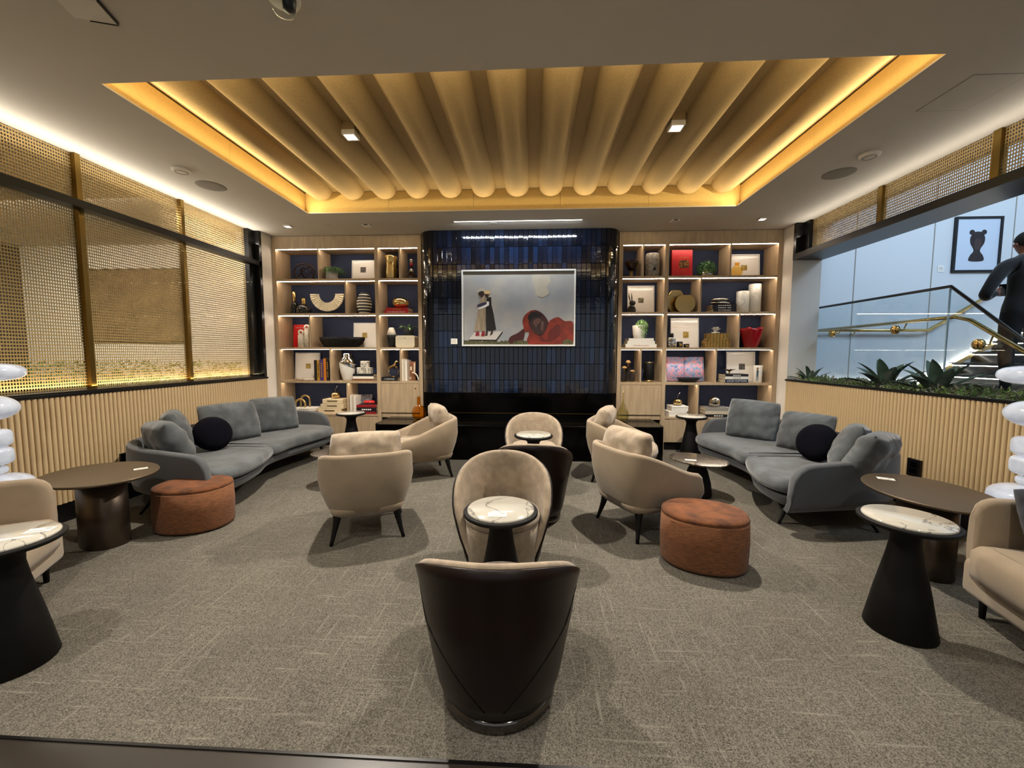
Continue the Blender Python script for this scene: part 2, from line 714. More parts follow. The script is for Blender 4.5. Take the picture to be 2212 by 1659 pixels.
def text(name, body, height, m, parent, loc, rot=(PI / 2, 0, 0), width=None, align='CENTER'):
    if '~' in body:                     # lettering too small to read in the photo: a row of plain strokes
        n = len(body)
        ww = width or height * n
        bars = [(-ww / 2 + (i + 0.12) * ww / n, -ww / 2 + (i + 0.85) * ww / n, -height * 0.32, height * 0.32, 0.0, 0.0005) for i, ch in enumerate(body) if ch == '~']
        o = obj(name, boxes_me(bars), m, parent, loc, rot)
        o['kind'] = 'stuff'
        return o
    cu = bpy.data.curves.new(name, 'FONT')
    cu.body = body
    cu.size = height * 1.4
    cu.align_x = align
    cu.align_y = 'CENTER'
    cu.resolution_u = 2
    t = bpy.data.objects.new('text_source', cu)
    COL.objects.link(t)
    dg = bpy.context.evaluated_depsgraph_get()
    me = bpy.data.meshes.new_from_object(t.evaluated_get(dg))
    bpy.data.objects.remove(t)
    bpy.data.curves.remove(cu)
    if width and len(me.vertices):
        xs = [v.co.x for v in me.vertices]
        k = width / max(1e-6, max(xs) - min(xs))
        for v in me.vertices:
            v.co.x *= k
    me.materials.clear()
    return obj(name, me, m, parent, loc, rot)
# ------------------------------------------------------------------ floor
struct(box('floor', -4.4, 4.4, 1.353, 6.8, -0.05, 0.0, 'carpet'))
fl = struct(box('floor', -4.4, 4.4, -4.0, 1.353, -0.05, -0.004, 'floor_tile'))
fl.name = 'floor_stone'
struct(box('trim_1', -4.4, 4.4, 1.345, 1.356, -0.004, 0.001, 'black_metal'))

# ------------------------------------------------------------------ ceiling with tray
TX, TY0, TY1 = 2.78, 2.755, 5.31
ZT = 3.555                       # top of the golden upstand
ZP = 3.665                       # flat felt panel
ceil = struct(obj('ceiling', boxes_me([
    (-4.45, 4.45, -4.0, TY0, HC, HC + 0.012), (-4.45, 4.45, TY1, 6.85, HC, HC + 0.012),
    (-4.45, -TX, TY0, TY1, HC, HC + 0.012), (TX, 4.45, TY0, TY1, HC, HC + 0.012)]), 'ceiling_paint'))
FX, FY0, FY1 = 2.845, 2.69, 5.375          # upstand set back behind the lit ledge
obj('recess_wall', boxes_me([
    (-2.98, -2.95, 2.58, 5.48, HC + 0.05, 3.72), (2.95, 2.98, 2.58, 5.48, HC + 0.05, 3.72),
    (-2.98, 2.98, 2.58, 2.61, HC + 0.05, 3.72), (-2.98, 2.98, 5.45, 5.48, HC + 0.05, 3.72)]), 'gold_fascia', ceil)
obj('felt_panel', boxes_me([(-2.95, 2.95, 2.61, 5.45, ZP, 3.72)]), 'felt', ceil)
obj('ledge', boxes_me([
    (-2.95, -TX - 0.004, 2.61, 5.45, HC + 0.001, HC + 0.012), (TX + 0.004, 2.95, 2.61, 5.45, HC + 0.001, HC + 0.012),
    (-TX, TX, 2.61, TY0 - 0.004, HC + 0.001, HC + 0.012), (-TX, TX, TY1 + 0.004, 5.45, HC + 0.001, HC + 0.012)]), 'gold_fascia', ceil)


def fascia(n, a, b, fixed, axis, top):
    """golden upstand boards with hairline joints"""
    L = (b - a) / n
    for i in range(n):
        lo, hi = a + i * L + 0.0015, a + (i + 1) * L - 0.0015
        if axis == 'x':
            y0, y1 = (fixed, fixed + 0.018) if fixed > 4 else (fixed - 0.018, fixed)
            box('fascia_board', lo, hi, y0, y1, HC + 0.012, top, 'gold_fascia', ceil)
        else:
            x0, x1 = (fixed, fixed + 0.018) if fixed > 0 else (fixed - 0.018, fixed)
            box('fascia_board', x0, x1, lo, hi, HC + 0.012, top, 'gold_fascia', ceil)


fascia(5, -FX, FX, FY1, 'x', ZP - 0.004)
fascia(5, -FX, FX, FY0, 'x', ZP - 0.004)
fascia(2, FY0, FY1, -FX, 'y', 3.645)
fascia(2, FY0, FY1, FX, 'y', 3.645)
# half-round felt baffles
prof = []
for k in range(17):
    a = PI * k / 16
    prof.append((0.154 * math.cos(a), -0.136 * math.sin(a)))
rows = []
L0, L1 = 2.70, 5.30
for y in (L0, (L0 + L1) / 2, L1):
    rows.append([(x, y, z) for x, z in prof])
baf = loft_me(rows, caps=False)
bmb = bmesh.new()
bmb.from_mesh(baf)
bmb.verts.ensure_lookup_table()
n_ = len(prof)
for r_ in (0, 2):
    bmb.faces.new([bmb.verts[r_ * n_ + k] for k in range(n_)])
bmesh.ops.recalc_face_normals(bmb, faces=bmb.faces)
bmb.to_mesh(baf)
bmb.free()
for f in baf.polygons:
    f.use_smooth = len(f.vertices) == 4
for k in range(-6, 7):
    obj('felt_baffle', baf, 'felt', ceil, (0.4325 * k + 0.01, 0, ZP))

# ------------------------------------------------------------------ ceiling fittings
def downlight(label, x, y, z, s, flush=True):
    t = thing('downlight', label, 'light', (x, y, z))
    bm = bmesh.new()
    w = 0.012
    for b in ((-s, s, -s, -s + w), (-s, s, s - w, s), (-s, -s + w, -s + w, s - w), (s - w, s, -s + w, s - w)):
        add_box(bm, *b, -0.012, 0.03)
    obj('trim_frame', bm_mesh(bm), 'white_paint', t)
    obj('lens', box_me(-s + w, s - w, -s + w, s - w, -0.008, -0.003), 'downlight_glow', t)
    return t


downlight('square recessed downlight glowing between ceiling baffles, left of the painting', -1.515, 3.86, ZP - 0.10, 0.062)
downlight('square recessed downlight glowing between ceiling baffles, right of the painting', 1.515, 3.86, ZP - 0.10, 0.062)
for sx in (-1, 1):                 # short boxes that carry the two lights below the felt
    box('light_housing', 1.515 * sx - 0.06, 1.515 * sx + 0.06, 3.80, 3.92, ZP - 0.07, ZP + 0.002, 'felt', ceil)
downlight('small square downlight in the ceiling above the left grey sofa corner', -3.36, 5.79, HC - 0.004, 0.05)
downlight('small square downlight in the ceiling above the right grey sofa corner', 3.36, 5.79, HC - 0.004, 0.05)


def disc(name, label, cat, x, y, r, h, m, group=None, ring=True):
    t = thing(name, label, cat, (x, y, HC), 0, group)
    lathe('cover', [(0, -h), (r * 0.75, -h), (r * 0.95, -h * 0.6), (r, 0), (0, 0.004)], m, t, seg=32)
    if ring:
        lathe('ring', [(r * 0.55, -h - 0.001), (r * 0.62, -h - 0.004), (r * 0.7, -h - 0.001)], 'grey_plastic', t, seg=32)
    return t


mat('grey_plastic', '#9a948a', 0.6)
mat('speaker_grille', '#8f887b', 0.9, bump=(900, 0.4))
disc('ceiling_speaker', 'round grille ceiling speaker above the left mesh window', 'speaker', -3.37, 4.41, 0.145, 0.006, 'speaker_grille', ring=False)
disc('ceiling_speaker', 'round grille ceiling speaker above the right planter', 'speaker', 3.37, 4.43, 0.145, 0.006, 'speaker_grille', ring=False)
disc('smoke_detector', 'white round smoke detector beside the left ceiling speaker', 'smoke detector', -3.35, 4.01, 0.085, 0.03, 'white_paint')
disc('smoke_detector', 'white round smoke detector beside the right ceiling speaker', 'smoke detector', 3.35, 4.03, 0.085, 0.03, 'white_paint')
disc('sprinkler_cover', 'flat round sprinkler cover above the left bookcase', 'sprinkler', -2.767, 5.80, 0.05, 0.004, 'ceiling_paint', ring=False)
disc('sprinkler_cover', 'flat round sprinkler cover above the right bookcase', 'sprinkler', 2.784, 5.80, 0.05, 0.004, 'ceiling_paint', ring=False)
disc('sprinkler_cover', 'flat round sprinkler cover in front of the blue tiled wall', 'sprinkler', -0.346, 5.80, 0.05, 0.004, 'ceiling_paint', ring=False)
for sx, w in ((-1, 'left'), (1, 'right')):
    t = thing('motion_sensor', 'small square ceiling sensor above the %s bookcase' % w, 'sensor', (2.188 * sx, 5.81, HC))
    obj('plate', box_me(-0.055, 0.055, -0.055, 0.055, -0.02, 0.002, 0.006), 'white_paint', t)
    obj('shutter', box_me(-0.03, 0.03, -0.0555, -0.05, -0.018, -0.004), 'black_metal', t)
t = thing('ceiling_tag_reader', 'white square device with dark edge on the ceiling near the top left', 'sensor', (-2.20, 2.17, HC), 0.3)
obj('body', box_me(-0.10, 0.10, -0.08, 0.08, -0.016, 0.002, 0.005), 'white_paint', t)
obj('dark_edge', boxes_me([(0.099, 0.104, -0.08, 0.08, -0.019, 0.0), (-0.03, 0.10, 0.079, 0.084, -0.019, 0.0)]), 'black_metal', t)
t = thing('dome_camera', 'clear domed security camera hanging from the ceiling at the top', 'camera', (-1.09, 2.16, HC))
lathe('mount', [(0.0, -0.02), (0.08, -0.02), (0.085, 0.0), (0, 0.002)], 'white_paint', t)
lathe('lens_turret', [(0, -0.085), (0.03, -0.075), (0.035, -0.02)], 'black_metal', t, loc=(0.03, 0, 0), seg=20)
lathe('dome', [(0, -0.105), (0.04, -0.095), (0.068, -0.06), (0.075, -0.02)], 'glass', t)
t = thing('access_panel', 'flush square access panel in the ceiling at the upper right', 'panel', (3.33, 3.16, HC))
obj('frame', boxes_me([(-0.18, 0.18, 0.20, 0.204, -0.002, 0.001), (-0.18, 0.18, -0.204, -0.2, -0.002, 0.001),
                       (-0.18, -0.176, -0.2, 0.2, -0.002, 0.001), (0.176, 0.18, -0.2, 0.2, -0.002, 0.001)]), 'grey_plastic', t)
obj('hatch', box_me(-0.174, 0.174, -0.198, 0.198, -0.003, 0.001), 'ceiling_paint', t)
t = thing('slot_light', 'long thin line light in the ceiling before the blue tiles', 'light', (0, 5.715, HC))
obj('housing', box_me(-0.905, 0.905, -0.016, 0.016, -0.004, 0.01), 'white_paint', t)
obj('diffuser', box_me(-0.895, 0.895, -0.009, 0.009, -0.0065, -0.0045), 'led_white', t)

# ------------------------------------------------------------------ side walls
ZS = 1.12                        # top of the ribbed wainscot


def half_round():
    p = []
    for k in range(9):
        a = PI * k / 8
        p.append((0.0172 * math.cos(a), 0.0185 * math.sin(a)))
    rows = [[(y, x, 0.0) for x, y in p], [(y, x, ZS - 0.17) for x, y in p]]
    return loft_me(rows)


rib = half_round()
for sx, side in ((-1, 'left'), (1, 'right')):
    wl = sempty('wall_' + side, (XW * sx, 0, 0))
    obj('wainscot_board', box_me(min(0, 0.14 * sx), max(0, 0.14 * sx), -4.0, 6.04, 0.0, ZS), 'oak_rib', wl)
    obj('upper_wall', box_me(min(0, 0.3 * sx), max(0, 0.3 * sx), -4.0, 1.4, ZS, HC), 'white_paint', wl)
    obj('end_wall', box_me(min(0, 0.4 * sx), max(0, 0.4 * sx), 6.04, 6.8, 0.0, HC), 'white_paint', wl)
    n = 0
    y = 6.02
    while y > 1.9:
        r = obj('wainscot_rib', rib, 'oak_rib', wl, (0, y, 0.17))
        if sx > 0:
            r.rotation_euler = (0, 0, PI)
        y -= 0.04
    bb = struct(box('baseboard_' + side, min(XW * sx, (XW - 0.004) * sx), max(XW * sx, (XW - 0.004) * sx), -4.0, 6.04, 0.0, 0.17, 'black_metal'))
    cp = struct(box('trim_%d' % (2 if sx < 0 else 3), min((XW - 0.02) * sx, (XW + 0.06) * sx), max((XW - 0.02) * sx, (XW + 0.06) * sx), 1.4, 6.05, ZS, ZS + 0.025, 'black_metal'))
    ot = thing('power_outlet', 'black square power outlet low on the %s ribbed wall' % side, 'outlet', (3.925 * sx, 3.99 if sx > 0 else 3.80, 0.41))
    obj('plate', box_me(-0.012, 0.012, -0.065, 0.065, -0.085, 0.085, 0.002), 'black_metal', ot)
    obj('socket', boxes_me([(-0.0145 * sx - 0.001, -0.0145 * sx + 0.001, -0.03, 0.03, 0.01, 0.055), (-0.0145 * sx - 0.001, -0.0145 * sx + 0.001, -0.03, 0.03, -0.055, -0.01)]), 'black_lacquer', ot)
struct(box('wall_back', -4.4, 4.35, 6.70, 6.85, 0.0, HC, 'white_paint'))

# ---- mesh screen builder (one woven panel between two mullions)
def screen_me(y0, y1, z0, z1, sy=0.0195, sz=0.0285):
    bm = bmesh.new()
    ny, nz = int((y1 - y0) / sy), int((z1 - z0) / sz)
    for i in range(ny):
        y = y0 + (i + 0.5) * (y1 - y0) / ny
        add_box(bm, -0.003, 0.001, y - 0.0032, y + 0.0032, z0, z1)
    for i in range(nz):
        z = z0 + (i + 0.5) * (z1 - z0) / nz
        add_box(bm, -0.001, 0.004, y0, y1, z - 0.0048, z + 0.0048)
    return bm_mesh(bm)


MULL = (1.40, 2.54, 3.65, 4.77, 5.88)     # mullion positions along the wall
ZB0, ZB1 = 2.845, 2.935                  # black transom
ME = -4.09
# left window
w1 = sempty('window_1', (0, 0, 0))
obj('transom', box_me(-4.05, -3.945, 1.4, 6.04, ZB0, ZB1 - 0.02), 'black_metal', w1)
obj('jamb', boxes_me([(-4.10, -3.945, 5.985, 6.04, ZS + 0.025, HC), (-4.12, -4.02, 5.86, 5.985, ZS + 0.025, HC)]), 'black_metal', w1)
obj('bottom_rail', box_me(-4.12, -3.96, 1.4, 6.0, ZS + 0.002, ZS + 0.04), 'black_metal', w1)
for y in MULL[:-1]:
    box('mullion', -4.10, -4.04, y - 0.022, y + 0.022, ZS + 0.03, HC, 'brass', w1)
for a, b in zip(MULL[:-1], MULL[1:]):
    for z0, z1 in ((ZS + 0.04, ZB0 + 0.02), (ZB0 + 0.03, HC)):
        o = obj('woven_screen', screen_me(a + 0.022, b - 0.01, z0, z1), 'mesh_brass', w1, (ME, 0, 0))
        o['kind'] = 'stuff'
obj('pane', box_me(-3.992, -3.986, 1.4, 5.985, ZS + 0.025, ZB0), 'glass_coated', w1)
# room behind the left screens: its end wall faces us
struct(box('wall_corridor', -8.9, -8.8, -4.0, 7.0, 0.0, 3.6, 'stringer_dark'))
struct(box('ceiling_corridor', -8.9, -4.10, -4.0, 7.0, HC + 0.013, 3.45, 'ceiling_paint'))
struct(box('floor_corridor', -8.9, -4.1, -4.0, 7.0, -0.05, 0.0, 'floor_tile'))
struct(box('wall_corridor_end', -8.8, -4.36, 6.70, 6.80, 0.0, HC + 0.012, 'white_paint'))

# right window: transom above the open planter, screens above it
w2 = sempty('window_2', (0, 0, 0))
obj('transom', box_me(3.945, 4.35, 1.4, 6.04, ZB0 + 0.01, ZB1), 'black_metal', w2)
obj('jamb', boxes_me([(3.945, 4.14, 5.985, 6.04, ZB1, HC), (4.04, 4.14, 5.86, 5.985, ZB1, HC)]), 'black_metal', w2)
for y in MULL[:-1]:
    box('mullion', 4.06, 4.12, y - 0.03, y + 0.03, ZB1, HC, 'brass', w2)
for a, b in zip(MULL[:-1], MULL[1:]):
    o = obj('woven_screen', screen_me(a + 0.03, b - 0.01, ZB1, HC), 'mesh_brass', w2, (4.09, 0, 0))
    o.rotation_euler = (0, 0, 0)
    o['kind'] = 'stuff'

# framed picture in the corridor behind the left screens
mat('print_brown', '#5e4a32', 0.7, var=(3.0, 0.5), vdetail=6)
t = thing('corridor_picture', 'large dark brown framed picture seen through the left mesh screens', 'picture', (-6.73, 6.69, 1.70))
obj('frame', boxes_me([(-0.99, 0.99, -0.03, 0.01, 0, 0.02), (-0.99, 0.99, -0.03, 0.01, 1.25, 1.27),
                       (-0.99, -0.97, -0.03, 0.01, 0.02, 1.25), (0.97, 0.99, -0.03, 0.01, 0.02, 1.25)]), 'black_wood', t)
obj('print', box_me(-0.97, 0.97, -0.012, 0.0, 0.02, 1.25), 'print_brown', t)

# ------------------------------------------------------------------ stairwell beyond the right wall
sw = struct(obj('wall_stairwell', boxes_me([(4.35, 8.7, 6.70, 6.85, 0.0, 6.0)]), 'stair_wall_paint'))
for x in (5.31, 6.47, 7.63):
    box('panel_joint', x - 0.006, x + 0.006, 6.694, 6.702, 1.05, 6.0, 'grey_plastic', sw)
struct(box('wall_stairwell_side', 8.6, 8.7, -1.0, 6.7, 0.0, 6.0, 'stair_wall_paint'))
struct(box('ceiling_stairwell', 4.86, 8.7, -1.0, 6.7, 6.0, 6.1, 'stair_wall_paint'))
struct(obj('wall_stairwell_upper', boxes_me([(4.86, 4.95, -1.0, 6.7, 3.60, 6.0), (4.35, 4.95, -1.0, 6.7, 3.57, 3.60)]), 'oak_rib'))
struct(box('floor_stairwell', 4.1, 8.7, -4.0, 6.7, -0.05, 0.0, 'floor_tile'))
mat('stair_stone', '#16120f', 0.25, coat=0.2)
land = struct(box('floor_landing', 4.42, 6.55, 4.30, 6.70, 0.85, 1.05, 'stair_stone'))
# planter trough built into the ribbed wall
pl = thing('planter', 'long black planter trough on top of the right ribbed wall', 'planter', (4.16, 0, 0))
obj('trough', boxes_me([(-0.14, -0.10, 1.4, 6.04, ZS - 0.03, ZS + 0.02), (0.17, 0.20, 1.4, 6.04, 0.9, ZS + 0.02),
                        (-0.07, 0.17, 1.4, 6.04, 0.93, 0.95)]), 'black_metal', pl)
mat('soil', '#2a2117', 0.95, var=(30, 0.4))
obj('soil_bed', box_me(-0.07, 0.17, 1.4, 6.04, 0.95, 1.085), 'soil', pl)
obj('light_strip', box_me(-0.065, -0.05, 1.5, 6.0, 1.088, 1.096), 'led_stair', pl)
obj('light_strip', box_me(0.13, 0.15, 1.5, 6.0, 1.09, 1.105), 'led_stair', pl)
# stairs: a flight of dark steps rising along the back wall, one coming up from the lounge level
st = thing('staircase', 'dark stone staircase with lit step edges beyond the planter', 'stairs', (0, 0, 0))
RISE, RUN = 0.168, 0.29
for i in range(7):
    z = 1.05 + RISE * (i + 1)
    x = 6.55 + RUN * i
    box('step', x, 8.58, 5.25, 6.69, z - 0.04, z, 'stair_stone', st)
    box('riser', x + 0.03, x + 0.05, 5.25, 6.69, z - RISE, z - 0.04, 'stair_stone', st)
    box('step_light', x + 0.006, x + 0.02, 5.27, 6.67, z - 0.052, z - 0.0405, 'led_stair', st)
for i in range(6):
    z = 1.05 - 0.175 * (i + 1)
    y = 4.30 - 0.27 * (i + 1)
    box('step', 4.45, 5.9, y, y + 0.27, z - 0.04, z, 'stair_stone', st)
    box('riser', 4.45, 5.9, y + 0.26, y + 0.275, z, z + 0.14, 'stair_stone', st)
mat('stringer_metal', '#b89c68', 0.4, metal=0.5)
a, b = Vector((6.50, 6.66, 1.10)), Vector((8.6, 6.66, 1.10 + 2.1 * RISE / RUN))
dirv = (b - a).normalized()
up = Vector((-dirv.z, 0, dirv.x))
rows = []
for p in (a, b):
    rows.append([p + up * 0.0, p + up * 0.05, p + up * 0.05 + Vector((0, 0.03, 0)), p + Vector((0, 0.03, 0))])
obj('stringer', loft_me(rows, closed_ring=True, caps=True, smooth=False), 'stringer_metal', st)
rows = []
for p in (a, b):
    p = p + up * 0.055
    rows.append([p + up * 0.0, p + up * 0.012, p + up * 0.012 + Vector((0, 0.02, 0)), p + Vector((0, 0.02, 0))])
obj('stringer_light', loft_me(rows, closed_ring=True, caps=True, smooth=False), 'led_stair', st)
obj('landing_light', box_me(4.5, 6.5, 6.66, 6.68, 1.052, 1.064), 'led_stair', st)
# handrail on the stair wall
hr = thing('wall_handrail', 'brass handrail climbing the stairwell back wall', 'handrail', (0, 0, 0))
obj('rail', tube_me([(4.6, 6.60, 1.885), (6.35, 6.60, 1.885), (6.42, 6.60, 1.90), (8.5, 6.60, 3.21)], 0.024, 10), 'brass_bright', hr)
for x, z in ((5.3, 1.885), (6.9, 2.205), (7.9, 2.83)):
    obj('bracket', tube_me([(x, 6.70, z - 0.06), (x, 6.62, z - 0.06), (x, 6.60, z - 0.02)], 0.01, 8), 'brass_bright', hr)
# glass guard beside the planter
gd = thing('glass_balustrade', 'clear glass balustrade with black cap rail above the planter', 'balustrade', (4.42, 0, 0))
G = [(6.45, 2.19), (4.29, 2.19), (3.62, 1.60), (2.6, 0.71)]
mat('glass_edge', '#9fb9c4', 0.1)
zb = 1.02


def pane_me(q):
    rows = [[(-0.006, y, z) for y, z in q], [(0.006, y, z) for y, z in q]]
    return loft_me(rows, closed_ring=True, caps=True, smooth=False)


obj('pane', pane_me([(6.45, zb), (6.45, 2.18), (4.30, 2.18), (4.30, zb)]), 'glass_rail', gd)
obj('pane', pane_me([(4.285, zb), (4.285, 2.17), (2.62, 0.71), (2.62, 0.10), (4.1, 0.9)]), 'glass_rail', gd)
obj('cap_rail', tube_me([(0, y, z) for y, z in G], 0.016, 6), 'black_metal', gd)
obj('pane_edge', box_me(-0.007, 0.007, 4.288, 4.298, zb, 2.17), 'glass_edge', gd)
obj('pane_edge', box_me(-0.007, 0.007, 6.45, 6.456, zb, 2.17), 'glass_edge', gd)
gh = thing('guard_handrail', 'brass handrail on round standoffs fixed to the glass balustrade', 'handrail', (4.50, 0, 0))
obj('rail', tube_me([(0, 6.45, 1.865), (0, 4.30, 1.885), (0, 4.16, 1.84), (0, 3.62, 1.47), (0, 2.7, 0.75)], 0.026, 10, flat=0.75), 'brass_bright', gh)
for y, z in ((5.83, 1.80), (4.86, 1.79), (3.98, 1.60)):
    obj('standoff', lathe_me([(0, -0.03), (0.046, -0.03), (0.05, -0.026), (0.05, 0.004), (0, 0.004)], 24), 'brass_bright', gh, (-0.085, y, z), (0, PI / 2, 0))
    obj('arm', tube_me([(-0.085, y, z), (-0.02, y - 0.02, z), (0, y - 0.03, z + (0.07 if y > 4 else 0.1))], 0.008, 8), 'brass_bright', gh)
# framed portrait on the stairwell wall
t = thing('portrait_frame', 'black framed print of a dark bust on the stairwell wall', 'picture', (7.09, 6.69, 2.79))
obj('frame', boxes_me([(-0.345, 0.345, -0.03, 0.01, 0, 0.03), (-0.345, 0.345, -0.03, 0.01, 0.81, 0.84),
                       (-0.345, -0.315, -0.03, 0.01, 0.03, 0.81), (0.315, 0.345, -0.03, 0.01, 0.03, 0.81)]), 'black_metal', t)
mat('print_pale', '#c3cddb', 0.5, coat=0.3)
mat('print_dark', '#241a1c', 0.6, var=(20, 0.4))
mat('print_dark2', '#3a2a2c', 0.6)
obj('print', box_me(-0.315, 0.315, -0.01, 0.0, 0.03, 0.81), 'print_pale', t)


def flat_poly(name, pts, y, m, parent, curve=0):
    if curve:
        pts = [(p.x, p.y) for p in catmull([(a, b, 0) for a, b in pts], curve, True)]
    rows = [[(a, y - 0.0012, b) for a, b in pts], [(a, y + 0.0012, b) for a, b in pts]]
    return obj(name, loft_me(rows, closed_ring=True, caps=True, smooth=False), m, parent)


flat_poly('bust_print', [(-0.10, 0.17), (-0.095, 0.25), (-0.05, 0.31), (-0.055, 0.36), (-0.10, 0.44), (-0.105, 0.53), (-0.06, 0.6), (0, 0.615), (0.06, 0.6), (0.105, 0.53), (0.10, 0.44), (0.055, 0.36), (0.05, 0.31), (0.095, 0.25), (0.10, 0.17)], -0.013, 'print_dark', t, 60)
flat_poly('bust_print', ellipse(0.038, 0.038, 20, c=(-0.088, 0.605)), -0.0135, 'print_dark', t)
flat_poly('bust_print', ellipse(0.038, 0.038, 20, c=(0.088, 0.605)), -0.0135, 'print_dark', t)
flat_poly('bust_print', [(-0.03, 0.34), (-0.055, 0.42), (-0.03, 0.5), (0.04, 0.5), (0.06, 0.42), (0.03, 0.34)], -0.0155, 'print_dark2', t, 30)
t = thing('wall_note', 'small pale label on the stairwell wall beside the portrait', 'label', (6.60, 6.697, 2.80))
obj('card', box_me(-0.045, 0.045, -0.003, 0.0, 0, 0.10), 'paper', t)
obj('printed_lines', boxes_me([(-0.03, 0.03, -0.0045, -0.003, z, z + 0.006) for z in (0.03, 0.05, 0.07)]), 'grey_plastic', t)
# ------------------------------------------------------------------ bookcases
ROWZ = [2.68, 2.135, 1.592, 1.05]             # shelf centre heights
ZHEAD, ZBASE = 3.165, 0.525
DIV = {  # dividers per row for the wide bay (mirrored for the other bookcase), narrow bay
    -1: {'wide': [-3.197, -2.768, -3.372, -3.05, -2.786], 'slim': [-1.883, None, None, -1.898, None]},
    1: {'wide': [3.198, 2.775, 3.366, 3.043, 2.789], 'slim': [1.90, None, None, 1.90, None]}}
SHELF_TOP = [z + 0.018 for z in ROWZ] + [ZBASE]


def bookcase(sx, label):
    b = thing('bookcase', label, 'bookcase', (0, YF, 0), 0, 'built-in bookcases')
    f = lambda a, c: (min(a * sx, c * sx), max(a * sx, c * sx))
    D = 0.41

    def part(name, xa, xb, y0, y1, z0, z1, m='oak'):
        x0, x1 = f(xa, xb)
        return box(name, x0, x1, y0, y1, z0, z1, m, b)
    part('stile', 3.945, 3.885, 0, D, 0.0, HC - 0.006)
    part('stile', 2.282, 2.224, 0, D, 0.0, HC - 0.006)
    part('stile', 1.592, 1.532, 0, D, 0.0, HC - 0.006)
    part('header', 3.885, 2.282, 0.002, D, ZHEAD, HC - 0.006)
    part('header', 2.224, 1.592, 0.002, D, ZHEAD, HC - 0.006)
    part('back_panel', 3.885, 1.592, D - 0.02, D, 0.1, ZHEAD, 'navy_panel')
    for z in ROWZ:
        part('shelf', 3.885, 2.282, 0.003, D - 0.02, z - 0.018, z + 0.018)
        part('shelf', 2.224, 1.592, 0.003, D - 0.02, z - 0.018, z + 0.018)
    part('base_shelf', 3.885, 2.282, -0.004, D - 0.02, ZBASE - 0.025, ZBASE)
    part('base_front', 3.885, 2.282, 0.004, 0.03, 0.13, ZBASE - 0.028)
    part('toe_kick', 3.885, 2.282, 0.05, 0.07, 0.0, 0.13, 'black_metal')
    bounds = [ZHEAD] + [z - 0.018 for z in ROWZ]
    for i in range(5):
        lo = SHELF_TOP[i]
        hi = bounds[i]
        for x in (DIV[sx]['wide'][i], DIV[sx]['slim'][i]):
            if x is not None:
                box('divider', x - 0.011, x + 0.011, 0.014, D - 0.02, lo, hi, 'oak', b)
        drop, yb = (0.006, 0.018) if i < 3 else (0.0016, 0.05)
        part('light_strip', 3.88, 2.287, yb, yb + 0.008, hi - drop, hi - 0.0005, 'led')
        if i < 4:
            part('light_strip', 2.219, 1.597, yb, yb + 0.008, hi - drop, hi - 0.0005, 'led')
    d = part('door', 2.220, 1.596, 0.0, 0.02, 0.56, 1.028)
    if sx < 0:
        obj('knob', lathe_me([(0, -0.006), (0.011, -0.006), (0.011, 0.0), (0, 0.0)], 16), 'black_metal', d, (0.25, -0.0102, 0.39), (PI / 2, 0, 0))
    part('plinth', 2.220, 1.596, 0.02, 0.04, 0.48, 0.555)
    return b


bookcase(-1, 'light oak built-in bookcase beside the left grey sofa')
bookcase(1, 'light oak built-in bookcase beside the right grey sofa')

# ------------------------------------------------------------------ tiled chimney breast
fp = thing('fireplace', 'chimney breast of glossy navy blue upright tiles with rounded corners', 'fireplace', (0, 0, 0))
YT, RC = 6.10, 0.21
HWD = 1.52                                   # half width
ZT0 = 0.905


def breast_path(off=0.0, n=10):
    """plan outline from the left bookcase to the right one, rounded corners"""
    r = RC - off
    p = [(-HWD + off, YT + RC + 0.05)]
    for k in range(n + 1):
        a = PI + (PI / 2) * k / n
        p.append((-HWD + RC + r * math.cos(a), YT + RC + r * math.sin(a)))
    for k in range(n + 1):
        a = 1.5 * PI + (PI / 2) * k / n
        p.append((HWD - RC + r * math.cos(a), YT + RC + r * math.sin(a)))
    p.append((HWD - off, YT + RC + 0.05))
    return p


core = breast_path(0.010)
rows = [[(x, y, z) for x, y in core] for z in (ZT0 + 0.002, HC - 0.001)]
bm = bmesh.new()
lo = [bm.verts.new(p) for p in rows[0]]
hi = [bm.verts.new(p) for p in rows[1]]
for k in range(len(lo) - 1):
    bm.faces.new((lo[k], lo[k + 1], hi[k + 1], hi[k]))
bm.faces.new(lo)
bm.faces.new(hi)
obj('grout_core', bm_mesh(bm), 'grout', fp)
TW, TH, GAP = 0.0722, 0.2505, 0.004
flat_tile = {}


def tile_mesh(h):
    k = round(h, 3)
    if k not in flat_tile:
        flat_tile[k] = box_me(-TW / 2 + GAP / 2, TW / 2 - GAP / 2, 0, 0.012, 0, h - GAP, 0.0028, 1)
    return flat_tile[k]


tops = [HC - 0.001]
z = 3.109
while z > ZT0 + 0.05:
    tops.append(z)
    z -= TH
tops.append(ZT0)
cols = 36
hidden = []
rng = random.Random(3)
for ri in range(len(tops) - 1):
    zt, zb_ = tops[ri], tops[ri + 1]
    for c in range(cols):
        x = (c - cols / 2 + 0.5) * TW
        tilt = (rng.uniform(-0.010, 0.010), 0, rng.uniform(-0.012, 0.012))
        if abs(x) < 0.78 and zt < 2.70 and zb_ > 1.68:
            hidden.append((x, zb_, zt))
            continue
        obj('tile', tile_mesh(zt - zb_), 'glazed_tile', fp, (x, YT, zb_ + GAP / 2), tilt)
